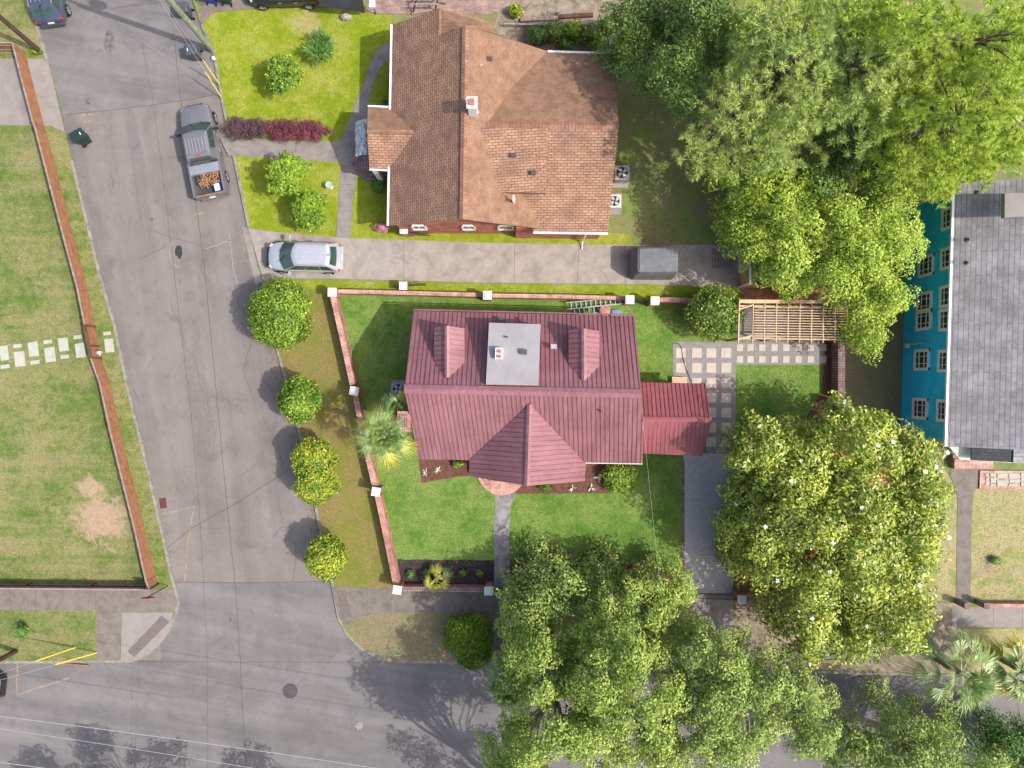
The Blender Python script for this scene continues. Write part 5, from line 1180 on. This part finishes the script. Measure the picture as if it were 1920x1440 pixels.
def tree(label, lobes, leafmat, per, L, Wd, sp=1.0, rad=.75, base=None, h0=2.5, r0=.25, bark='bark', group=None, name='tree', cat='tree', flowers=0, flat=.75, low=True, extra=None, jit=.45, rough_=.28, up=.5):
    cl = lobe_clumps(lobes, sp, low=low, jit=jit); bs = W(*base) if base else Vector((cl[:, 0].mean(), cl[:, 1].mean(), 0))
    e = empty(name, bs, label, cat, group)
    V = clumps_foliage(cl, rad*rng.uniform(.65, 1.3, len(cl)), per, L, Wd, flat, up, rough_=rough_)
    quadmesh('crown', V, M[leafmat], e)
    limbs(e, bs, cl, h0, r0, bark)
    if flowers:
        top = cl[cl[:, 2] > np.quantile(cl[:, 2], .35)]
        idx = rng.choice(len(top), flowers); F = []
        for i in idx:
            c = top[i]+np.array([rng.normal()*.4, rng.normal()*.4, rad*flat*1.05+rng.uniform(-.05, .15)])
            for k in range(6):
                a = k*np.pi/3+rng.random(); d = np.array([math.cos(a), math.sin(a), .35]); b = np.array([-d[1], d[0], 0])
                F.append([c, c+d*.07+b*.035, c+d*.13, c+d*.07-b*.035])
        quadmesh('blossom', np.array(F), M['petal'], e)
    return e, cl
# clipped round bushes
def bush(label, px, py, rpx, rypx, zt, lm, n, L=.15, Wd=.085, group=None, name='round_bush', lump=.07, cat='bush', zb=.0, bark=True, hard_=.17, zcc=None):
    zc = zcc or zt*.52; c = W(px, py, zc); k = (1-zc/H)/S; r = np.array([rpx*k, rypx*k, zt-zc])
    e = empty(name, (c.x, c.y, 0), label, cat, group)
    u = nrm(rng.normal(size=(n, 3))); f = 1+lump*.9*(np.sin(u[:, 0]*5+px)+np.sin(u[:, 1]*6+py)+np.sin(u[:, 2]*5+1))/2; bb = nrm(rng.normal(size=(34, 3))); f = f+.085*np.clip((np.max(u@bb.T, 1)-.93)/.05, -1.6, 1)+np.where(rng.random(n) < .03, rng.uniform(.02, .12, n), 0)
    sh = 1-hard_*rng.uniform(0, 1, n)**1.5*2.2+rng.normal(size=n)*.02
    C = u*(f*sh)[:, None]*r+np.array([c.x, c.y, zc]); C[:, 2] = np.maximum(C[:, 2], .05)
    N = nrm(u/r*r.max()+rng.normal(size=(n, 3))*.75)
    quadmesh('foliage', leaf_quads(C, N, L, Wd), M[lm], e)
    core = MB(); rr = r*.68; pr_ = [(max(.01, rr[0]*math.sin(a)), zc-rr[2]*math.cos(a)) for a in [math.pi*i/10 for i in range(11)]]
    core.lathe((c.x, c.y, 0), [(p[0], max(.02, p[1])) for p in pr_], 20)
    for i, v in enumerate(core.v): core.v[i] = (v[0], c.y+(v[1]-c.y)*rr[1]/rr[0], v[2])
    core.build('inner_foliage', M[lm], e, smooth=True)
    if bark:
        m = MB(); m.tube([(c.x, c.y, -.05), (c.x, c.y, zc*.8)], [.07, .05], 7); m.build('stem', M['bark'], e)
    return e
G1 = 'clipped round bushes along the road verge'
bush('largest clipped round bush, at the top end of the verge beside the driveway mouth', 528, 589, 56, 62, 3.6, 'l_bush', 16000, group=G1, zcc=2.1)
bush('second clipped round bush down the verge, plain green', 562, 750, 38, 42, 3.2, 'l_bush', 8500, group=G1, zcc=2.1)
bush('oval golden green clipped bush left of the palm shadow, third down the verge', 589, 862, 40, 38, 3.1, 'l_bushy', 8000, group=G1, zcc=2.05)
bush('golden green clipped bush touching the oval one from below', 594, 908, 40, 36, 3.0, 'l_bushy', 7500, group=G1, zcc=2.0)
bush('small golden clipped bush at the lower end of the verge near the street corner', 613, 1045, 37, 39, 3.2, 'l_bushy', 8000, group=G1, zcc=2.15)
bush('bright green conical evergreen on the street island beside the oak', 878, 1190, 43, 38, 2.6, 'l_cypress', 11000, .15, .06, lump=.09); bush('lower lobe shrub of clipped evergreen touching the kerb on the street island', 888, 1228, 33, 25, 1.7, 'l_cypress', 6000, .15, .06, lump=.09)
bush('camellia bush with dark leaves and yellowish tips beside the pergola', 1340, 586, 49, 46, 3.2, 'l_cam', 7500, .16, .09, zcc=1.8, lump=.13, hard_=.2, name='camellia')
bush('glossy green shrub in the mulch bed at the lower right corner of the red roof', 1160, 893, 31, 26, 1.1, 'l_bush', 3000, .15, .09, lump=.16, hard_=.2, name='shrub')
bush('small leafy shrub peeping out below the porch roof', 1024, 913, 12, 8, .5, 'l_bush', 300, .16, .09, name='shrub', bark=False, hard_=.3)
bush('small shrub in the bed left of the porch roof', 858, 869, 10, 8, .5, 'l_bush', 300, .16, .09, name='shrub', bark=False, hard_=.3)
for px, py, lab in ((770, 1076, 'leftmost dark low shrub in the street bed'), (800, 1074, 'low shrub in the street bed left of the fan palm'), (868, 1074, 'low shrub in the street bed right of the fan palm'), (899, 1075, 'rightmost low shrub in the street bed near the front walk')):
    bush(lab, px, py, 9, 8, .45, 'l_tree2', 260, .12, .06, name='shrub', bark=False, hard_=.4, group='low shrubs of the street bed')
bush('white flowering shrub against the lower left wall of the orange roofed house', 711, 348, 14, 16, .8, 'l_tree2', 700, .14, .07, name='shrub', hard_=.3)
m = MB()
bush('pink flowering shrub at the corner of the brick house near the driveway', 716, 427, 15, 9, .7, 'l_pink', 800, .1, .06, name='shrub', hard_=.25)
bush('tiny dark sapling on the bottom left verge', 42, 1182, 10, 14, .9, 'l_tree2', 260, .16, .08, name='sapling', hard_=.5)
bush('tiny dark shrub on the dry lawn at right', 1868, 1051, 12, 10, .5, 'l_tree2', 200, .14, .07, name='shrub', bark=False, hard_=.5)
bush('weedy low growth round the foot of the dark utility pole', 66, 95, 14, 8, .4, 'l_tree', 300, .14, .06, name='weeds', bark=False, hard_=.5, cat='weeds')
# loose little trees on the bright lawn
def shrubtree(label, px, py, rpx, zt, lm, per=150, n=60, L=.2, Wd=.09, spiky=0):
    zc = zt*.6; c = W(px, py, zc); R_ = rpx*(1-zt/H)/S; u = nrm(rng.normal(size=(n, 3))); u[:, 2] = np.abs(u[:, 2])*1.0-.25
    cl = u*np.array([R_*.8, R_*.8, zt-zc])*rng.uniform(.5, 1, (n, 1))+np.array([c.x, c.y, zc])
    e = empty('small_tree', (c.x, c.y, 0), label, 'tree')
    V = clumps_foliage(cl, np.full(n, R_*.27)*rng.uniform(.7, 1.3, n), per, L, Wd, .8, .3); quadmesh('crown', V, M[lm], e)
    limbs(e, (c.x, c.y, 0), cl, .5, .07, 'bark', n=14)
shrubtree('bushy olive green small tree on the bright lawn, left of the spiky one', 530, 140, 38, 2.6, 'l_bush', 130)
shrubtree('leafy small tree below the front walk of the brick house', 537, 327, 44, 3.2, 'l_tree', 150)
shrubtree('leafy small tree nearest the driveway and the silver hatchback', 580, 394, 38, 2.8, 'l_tree', 140)
# spiky rosette plants
def blades(c, n, L, w_, elev=(10, 80), fold=.0, droop=.4):
    V = []
    for i in range(n):
        a = rng.uniform(0, 2*np.pi); el = np.radians(rng.uniform(*elev)); d = np.array([math.cos(a)*math.cos(el), math.sin(a)*math.cos(el), math.sin(el)]); b = np.array([-math.sin(a), math.cos(a), 0.])
        l = L*rng.uniform(.7, 1.1); m1 = c+d*l*.5; t = c+d*l-np.array([0, 0, droop*l*math.cos(el)*.5])
        V.append([c-b*w_*.4, m1-b*w_, m1+b*w_, c+b*w_*.4]); V.append([m1+b*w_, m1-b*w_, t-b*w_*.08, t+b*w_*.08])
    return np.array(V)
def rosette(label, px, py, rpx, lm, n=60, w_=.035, zc=.05, elev=(5, 80), name='spiky_plant', multi=1, trunk=0, group=None):
    c = W(px, py, zc+rpx/S*.4); e = empty(name, (c.x, c.y, 0), label, 'plant', group); V = []
    for k in range(multi):
        cc = np.array([c.x, c.y, zc])+(np.array([rng.normal()*.28, rng.normal()*.28, rng.uniform(0, .5)])*(rpx/S) if multi > 1 else 0)
        V.append(blades(cc, n, rpx/S*(.72 if multi > 1 else 1), w_, elev))
    quadmesh('leaves', np.concatenate(V), M[lm], e)
    return e
rosette('spiky blue green many stemmed shrub on the bright lawn near the big tree shadow', 603, 92, 34, 'l_tree2', 26, .035, .6, multi=26)
for px, py, lab in ((798, 886, 'pale star shaped plant, left one of the mulch bed beside the palm'), (821, 882, 'pale star shaped plant, right one of the mulch bed beside the palm'), (1074, 916, 'pale star shaped plant just below the porch eave'), (1108, 915, 'pale star shaped plant left of the glossy shrub, lower one'), (1122, 895, 'pale star shaped plant left of the glossy shrub, upper one')):
    rosette(lab, px, py, 10, 'l_agave', 11, .028, group='pale star shaped bedding plants')
rosette('blue green grassy clump by the wall left of the orange roofed house', 722, 190, 12, 'l_tree2', 40, .02)
# purple hedge
for x0, x1, hm, lab in ((418, 498, 'l_purpled', 'dull dark purple clipped hedge nearest the kerb along the front walk'), (506, 622, 'l_purple', 'crimson purple clipped hedge nearer the brick house along the front walk')):
    e = empty('purple_hedge', W((x0+x1)/2, 243), lab, 'hedge', 'purple hedges along the front walk'); cl = []
    for x in np.arange(x0, x1, 4.5):
        for y in (232, 243, 254):
            if (x > 604 or x < 428) and y != 243: continue
            c = W(x+rng.normal()*3, y+(x-520)*.035-1+rng.normal()*3, .75); cl.append((c.x, c.y, .58+rng.normal()*.12))
    cl = np.array(cl); quadmesh('foliage', clumps_foliage(cl, np.full(len(cl), .26)*rng.uniform(.6, 1.35, len(cl)), 130, .08, .045, .9, .3), M[hm], e)
    m = MB()
    for x in range(x0+8, x1-6, 22): c = W(x, 243); m.tube([(c.x, c.y, -.02), (c.x, c.y, .5)], .03, 5)
    m.build('stems', M['bark'], e)
# dark back hedge above the orange roof
bd = [(1010, 66, 22, 1.4, 'l_tree2'), (1040, 60, 24, 1.6, 'l_dark'), (1075, 58, 24, 1.5, 'l_tree'), (1105, 62, 22, 1.6, 'l_dark'), (1120, 84, 17, 1.2, 'l_bushy'), (1140, 48, 22, 1.8, 'l_dark'), (1060, 84, 14, .9, 'l_tree2'), (968, 20, 14, .9, 'l_bushy')]
for i, (x, y, r_, z, lm) in enumerate(bd):
    bush(['dark low shrub nearest the roof valley behind the orange roof', 'dark evergreen shrub behind the orange roof, second from the left', 'mid green shrub in the middle of the back planting strip', 'dark evergreen shrub right of the middle of the back strip', 'yellow leaved shrub beside the lone concrete slab', 'dark shrub at the right end of the back strip under the trees', 'small dark plant in the shade close to the orange roof', 'yellow flowering weeds on the dirt beyond the roof corner'][i], x, y, r_, r_*.8, z, lm, 1300, .14, .08, name='shrub', hard_=.35, lump=.15)

# --- trees
tree('live oak crown nearest the front walk, overhanging the street wall', [(1040, 1135, 80, 52, 5.2, 2.0), (980, 1160, 40, 46, 5.0, 1.6), (1015, 1075, 48, 34, 3.2, 1.4), (1120, 1082, 60, 26, 3.4, 1.2)], 'l_oak2', 300, .17, .10, 1.3, .8, base=(1020, 1110), bark='barkgrey', h0=2.6, group='street oaks')
tree('live oak crown in the middle with a forked pale limb showing', [(1190, 1130, 95, 60, 5.8, 2.2), (1180, 1195, 90, 50, 8.4, 2.2), (1255, 1115, 52, 46, 5.2, 1.8), (1285, 1215, 50, 68, 8.0, 2.4)], 'l_oak', 560, .145, .088, 1.4, .74, base=(1165, 1125), bark='barkgrey', h0=4.6, r0=.32, group='street oaks')
tree('live oak crown spreading over the street at the bottom, leftmost', [(1030, 1290, 92, 80, 9.5, 2.6), (1080, 1235, 75, 50, 8.0, 2.0), (955, 1425, 45, 35, 8.5, 1.8), (1040, 1400, 95, 70, 11.0, 2.6), (990, 1215, 50, 40, 6.5, 2)], 'l_oak', 560, .145, .088, 1.4, .74, base=(1050, 1262), bark='barkgrey', h0=4.6, r0=.34, group='street oaks')
tree('live oak crown filling the bottom centre of the street trees', [(1180, 1310, 110, 90, 11.0, 3.0), (1170, 1420, 110, 80, 10.4, 2.8)], 'l_oak', 560, .145, .088, 1.4, .76, base=(1160, 1290), bark='barkgrey', h0=5, r0=.36, group='street oaks')
tree('live oak crown at the right end of the street trees above the shaded road', [(1340, 1290, 100, 90, 9.6, 2.8), (1405, 1275, 75, 42, 8.6, 2.2), (1500, 1315, 76, 54, 8.4, 2.4), (1400, 1390, 110, 70, 9.6, 2.6), (1290, 1425, 70, 50, 9.0, 2), (1540, 1370, 52, 55, 8, 2.2)], 'l_oak2', 560, .145, .088, 1.4, .74, base=(1380, 1262), bark='barkgrey', h0=4.6, r0=.36, group='street oaks')
tree('grey green tree at the bottom edge right of the shaded road', [(1720, 1425, 100, 52, 7.5, 2.4), (1830, 1440, 80, 60, 7.0, 2.4), (1660, 1470, 80, 60, 7, 2)], 'l_oak2', 300, .17, .09, 1.25, .8, base=(1740, 1400), bark='barkgrey', h0=3)
tree('tree at the bottom right corner of the picture', [(1900, 1420, 50, 45, 5.5, 1.8), (1960, 1460, 60, 60, 6, 2)], 'l_tree2', 300, .15, .08, 1.1, .7, base=(1900, 1400), h0=2.5)
# trees beyond the bottom edge, whose crowns shade the road
tree('thin street tree beyond the bottom edge that throws a lacy shadow on the road', [(250, 1600, 80, 55, 8.5, 2.2), (370, 1615, 70, 40, 7.5, 2), (120, 1640, 90, 50, 8, 2), (560, 1615, 60, 30, 7, 1.5)], 'l_oak2', 190, .18, .11, 1.2, .62, base=(300, 1560), bark='barkgrey', h0=3, r0=.13, low=False)
tree('sparse bare limbed tree beyond the bottom edge, shading the road left of the oaks', [(1060, 1640, 150, 80, 9.0, 2.6), (940, 1600, 60, 45, 8.5, 2.2)], 'l_oak2', 110, .2, .10, 1.2, .62, base=(1070, 1560), bark='barkgrey', h0=3, r0=.14, low=False)
tree('tall dense tree beyond the bottom edge, shading the road beside the street island', [(1050, 1600, 120, 66, 13.0, 3.0), (960, 1560, 50, 40, 12, 2)], 'l_oak2', 260, .2, .12, 1.2, .8, base=(1010, 1540), bark='barkgrey', h0=6, r0=.2, low=True)
# magnolia
tree('large magnolia with glossy leaves and white blossoms beside the gravel driveway', [(1585, 1010, 120, 130, 9.0, 1.4), (1470, 885, 98, 88, 7.8, 2.4), (1432, 850, 50, 50, 7.6, 1.6), (1610, 850, 105, 78, 7.4, 2.0), (1710, 900, 72, 90, 7.0, 2.2), (1450, 1058, 72, 56, 4.6, 1.6), (1580, 1180, 108, 72, 7.0, 2.2), (1690, 1150, 95, 95, 7.2, 2.4), (1420, 985, 46, 76, 3.4, 1.2), (1700, 1030, 90, 110, 8.2, 2.0), (1480, 990, 90, 100, 7.4, 2.0), (1745, 965, 48, 100, 6.6, 1.6)], 'l_mag', 300, .22, .10, 1.1, .74, base=(1560, 1000), h0=2.6, r0=.34, flowers=70, name='magnolia_tree', low=True, flat=.7, rough_=.4)
# lime tree over the shed
tree('bright lime green broadleaf tree spreading over the shed and the pergola', [(1580, 440, 140, 100, 8.6, 2.8), (1470, 400, 85, 80, 7.4, 2.2), (1680, 410, 80, 90, 8.0, 2.4), (1655, 560, 62, 62, 6.8, 2.2), (1510, 500, 66, 32, 6.2, 1.6), (1415, 425, 48, 30, 5.2, 1.4), (1640, 625, 26, 26, 4.6, 1.2)], 'l_lime', 420, .145, .08, 1.15, .75, base=(1590, 500), h0=3, r0=.28)
# broadleaf at top centre
tree('dark evergreen tree with pale new shoots at the top centre beside the pines', [(1255, 60, 100, 80, 8.5, 2.8), (1305, 140, 60, 56, 10.5, 2.2), (1210, 20, 60, 60, 8.0, 2), (1330, 20, 80, 80, 11, 2.4)], 'l_dark', 420, .145, .08, 1.25, .74, base=(1240, 90), h0=3, r0=.22)
tree('low dark broadleaf tree in the hollow between the pines', [(1640, 250, 85, 75, 8.0, 2.4), (1560, 330, 60, 50, 7.2, 2)], 'l_dark', 300, .15, .08, .9, .7, base=(1600, 270), h0=3)
# pines
def pine(label, lobes, lm, base, low=True, r0=.24, dens=4.6, seedr=.6, Ln=.36):
    e = empty('pine_tree', W(*base), label, 'pine tree', 'tall pines of the back garden'); P = []; cl = lobe_clumps(lobes, 1.25, .5, low)
    rad = .80*rng.uniform(.6, 1.35, len(cl)); n = (9*(rad/rad.mean())**2).astype(int); idx = np.repeat(np.arange(len(cl)), n); m_ = len(idx)
    u = nrm(rng.normal(size=(m_, 3))); u[:, 2] = np.abs(u[:, 2])-.15; C = cl[idx]+u*(rad[idx]*rng.uniform(.5, 1.1, m_))[:, None]*np.array([1, 1, .7])
    ax = nrm(u+np.array([0, 0, .8])); nb = 64
    C2 = np.repeat(C, nb, 0); A2 = np.repeat(ax, nb, 0); d = nrm(nrm(rng.normal(size=(len(C2), 3)))+A2*.75); b = nrm(np.cross(d, rng.normal(size=d.shape)))*.017
    l = (Ln*rng.uniform(.6, 1.1, len(C2)))[:, None]; V = np.stack([C2-b*.6, C2+b*.6, C2+d*l*.6+b, C2+d*l-b*.2], 1)
    quadmesh('crown', V, M[lm], e)
    base_ = W(*base); top = Vector(cl.mean(0)); zt = float(cl[:, 2].max()); m = MB(); tp = Vector((top.x, top.y, zt-.8)); m.tube([base_, base_.lerp(tp, .5), tp], [r0, r0*.7, r0*.2], 9); m.build('trunk', M['bark'], e, smooth=True)
    m = MB()
    for i in rng.choice(len(cl), min(36, len(cl)), replace=False):
        t = Vector(cl[i]); f = base_.lerp(tp, max(.3, min(.92, (t.z-1.0)/tp.z))); m.tube([f, f.lerp(t, .55)+Vector((0, 0, .2)), t], [r0*.28, r0*.18, r0*.07], 5, cap=False)
    m.build('limbs', M['bark'], e, smooth=True)
pine('pale tufted pine nearest the orange roof', [(1400, 225, 100, 70, 11.5, 3), (1340, 265, 65, 60, 9.5, 2.4), (1430, 290, 60, 45, 10, 2.4), (1385, 130, 70, 60, 11.5, 2.4)], 'l_pine', (1330, 250), low=False)
pine('tall pine in the middle of the pine group at the top', [(1500, 120, 95, 95, 14, 3), (1500, 235, 90, 70, 12.5, 2.6), (1440, 60, 70, 60, 13, 2.4), (1500, 20, 90, 50, 13.5, 2.4)], 'l_pine', (1400, 210))
pine('pine standing behind the lime tree over the dark hollow', [(1640, 130, 90, 90, 14, 3), (1580, 50, 80, 80, 14, 2.6), (1560, 170, 50, 60, 12.5, 2.2)], 'l_pine', (1500, 220))
pine('yellow green pine at the right edge above the blue house roof', [(1810, 170, 130, 120, 14, 3.2), (1780, 285, 100, 60, 11, 2.4), (1880, 260, 70, 60, 11, 2.4), (1720, 240, 60, 70, 12, 2.4)], 'l_pine2', (1640, 250))
pine('yellow green pine in the top right corner', [(1760, 30, 120, 70, 16, 3), (1880, 60, 100, 90, 16, 3), (1650, 10, 70, 60, 15, 2.6), (1960, 160, 70, 110, 14, 3)], 'l_pine2', (1650, 120))
# understory so the ground below the pines stays green
tree('shaded understory broadleaf tree below the pale pine', [(1420, 330, 80, 42, 6.5, 2), (1500, 340, 60, 40, 6.5, 2), (1370, 60, 60, 60, 6, 2), (1480, 30, 90, 60, 6, 2), (1620, 30, 90, 60, 6, 2), (1830, 230, 110, 90, 7, 2), (1740, 80, 110, 90, 7, 2), (1890, 90, 60, 110, 7.5, 2)], 'l_lime', 240, .16, .09, .95, .7, base=(1400, 300), h0=2.2)

# --- palms
def fan(V, base, d, L, nb, spread, droop, w_, pet):
    d = d/np.linalg.norm(d); side = np.cross(d, [0, 0, 1.]); side /= np.linalg.norm(side); upv = np.cross(side, d)
    h = base+d*pet-np.array([0, 0, .10*pet]); V.append([base-side*.02, base+side*.02, h+side*.015, h-side*.015])
    for i in range(nb):
        a = spread*(2*i/(nb-1)-1); dd = d*math.cos(a)+side*math.sin(a)+upv*(.10-abs(a)*.05)+np.array([0, 0, rng.normal()*.06]); dd /= np.linalg.norm(dd)
        l = L*(1-.28*(abs(a)/spread)**2)*rng.uniform(.88, 1.08); b = np.cross(dd, upv); b /= max(1e-6, np.linalg.norm(b)); b *= w_
        k = h+dd*l*.5-np.array([0, 0, .05*l]); t = h+dd*l-np.array([0, 0, droop*l*rng.uniform(.6, 1.4)])
        V.append([h-b*.3, k-b, k+b, h+b*.3]); V.append([k+b, k-b, t-b*.15, t+b*.15])
def palm(label, px, py, zt, nf, L, pet, lm, lm2, base=None, tr=.2, name='palm_tree', group=None, lo=-25, hi=80, nb=26, w_=.032):
    c = W(px, py, zt); bs = W(*base) if base else Vector((c.x, c.y, 0)); e = empty(name, bs, label, 'palm', group)
    V1, V2 = [], []; top = np.array([c.x, c.y, zt])
    for i in range(nf):
        a = i*2.39996+rng.normal()*.15; t = i/nf; el = math.radians(lo+(hi-lo)*(1-t)**1.0)
        d = np.array([math.cos(a)*math.cos(el), math.sin(a)*math.cos(el), math.sin(el)])
        fan(V2 if t > .72 else V1, top+np.array([0, 0, -.3*t]), d, L*(.75+.3*t), nb, math.radians(62), .15+.5*t, w_, pet*(.4+.7*t))
    quadmesh('crown', np.array(V1), M[lm], e); quadmesh('old_fronds', np.array(V2), M[lm2], e)
    m = MB(); tp = Vector((c.x, c.y, zt-.15)); pts = [bs.lerp(tp, k/8) for k in range(9)]; m.tube(pts, [tr*1.2]+[tr*(1.0 if k % 2 else .9) for k in range(8)], 12); m.build('trunk', M['barkgrey'], e)
    return e
palm('fan palm with a yellow edged crown between the garden wall and the red roof', 716, 818, 5.2, 30, 1.1, 1.0, 'l_palm', 'l_palmy', lo=-30, nb=20, w_=.021)
palm('fan palm offshoot behind the big palm near the air conditioner', 744, 768, 4.4, 14, .8, .5, 'l_palm', 'l_palmy', tr=.12)
palm('large fan palm over the street left of the bottom right corner', 1808, 1268, 5.0, 28, 1.35, 1.5, 'l_palm', 'l_palm', lo=-35, nb=22, w_=.024)
palm('fan palm cut by the right edge of the picture', 1925, 1262, 3.6, 24, 1.1, 1.1, 'l_palm', 'l_palmy', w_=.04)
palm('small young fan palm in the dark street bed', 818, 1090, 1.0, 9, .75, .4, 'l_palmy', 'l_palm', tr=.1, nb=20, w_=.022)
palm('dark fan palm at the left edge of the oaks by the kerb, lower one', 958, 1290, 4.2, 24, .95, .7, 'l_palm', 'l_palm', w_=.035)
palm('dark fan palm at the left edge of the oaks by the kerb, upper one', 968, 1245, 4.6, 20, .9, .6, 'l_palm', 'l_palm', w_=.035)
palm('dark palmetto at the left skirt of the magnolia beside the gravel drive', 1402, 934, 1.6, 16, .8, .5, 'l_palm', 'l_palm', tr=.12)

# fallen leaves along the kerb and on the verge
n = 1500; t = rng.random(n); seg = [(492, 528), (516, 645), (535, 715), (555, 790), (586, 925), (601, 1005), (621, 1090)]
L_ = []
for k in range(n):
    i = int(rng.integers(0, len(seg)-1)); f = rng.random(); x = seg[i][0]+(seg[i+1][0]-seg[i][0])*f; y = seg[i][1]+(seg[i+1][1]-seg[i][1])*f
    off = rng.normal()*16; z = .03 if off > 3 else ZR+.02
    if abs(off) < 4: off = -5-abs(off); z = ZR+.02
    c = W(x+off+(14 if rng.random() < .3 and off > 0 else 0), y, 0); L_.append((c.x, c.y, z))
for k in range(500):
    c = W(rng.uniform(655, 920), rng.uniform(1160, 1238), 0); L_.append((c.x, c.y, .03))
L_ = np.array(L_); N_ = nrm(rng.normal(size=L_.shape)*.2+np.array([0, 0, 1])); M['l_litter'] = leaf_mat('fallen_leaf', (.10, .07, .04), (.18, .12, .06), (.30, .22, .12), .1)
tag(quadmesh('leaf_litter', leaf_quads(L_, N_, .075, .045), M['l_litter']), kind='stuff')
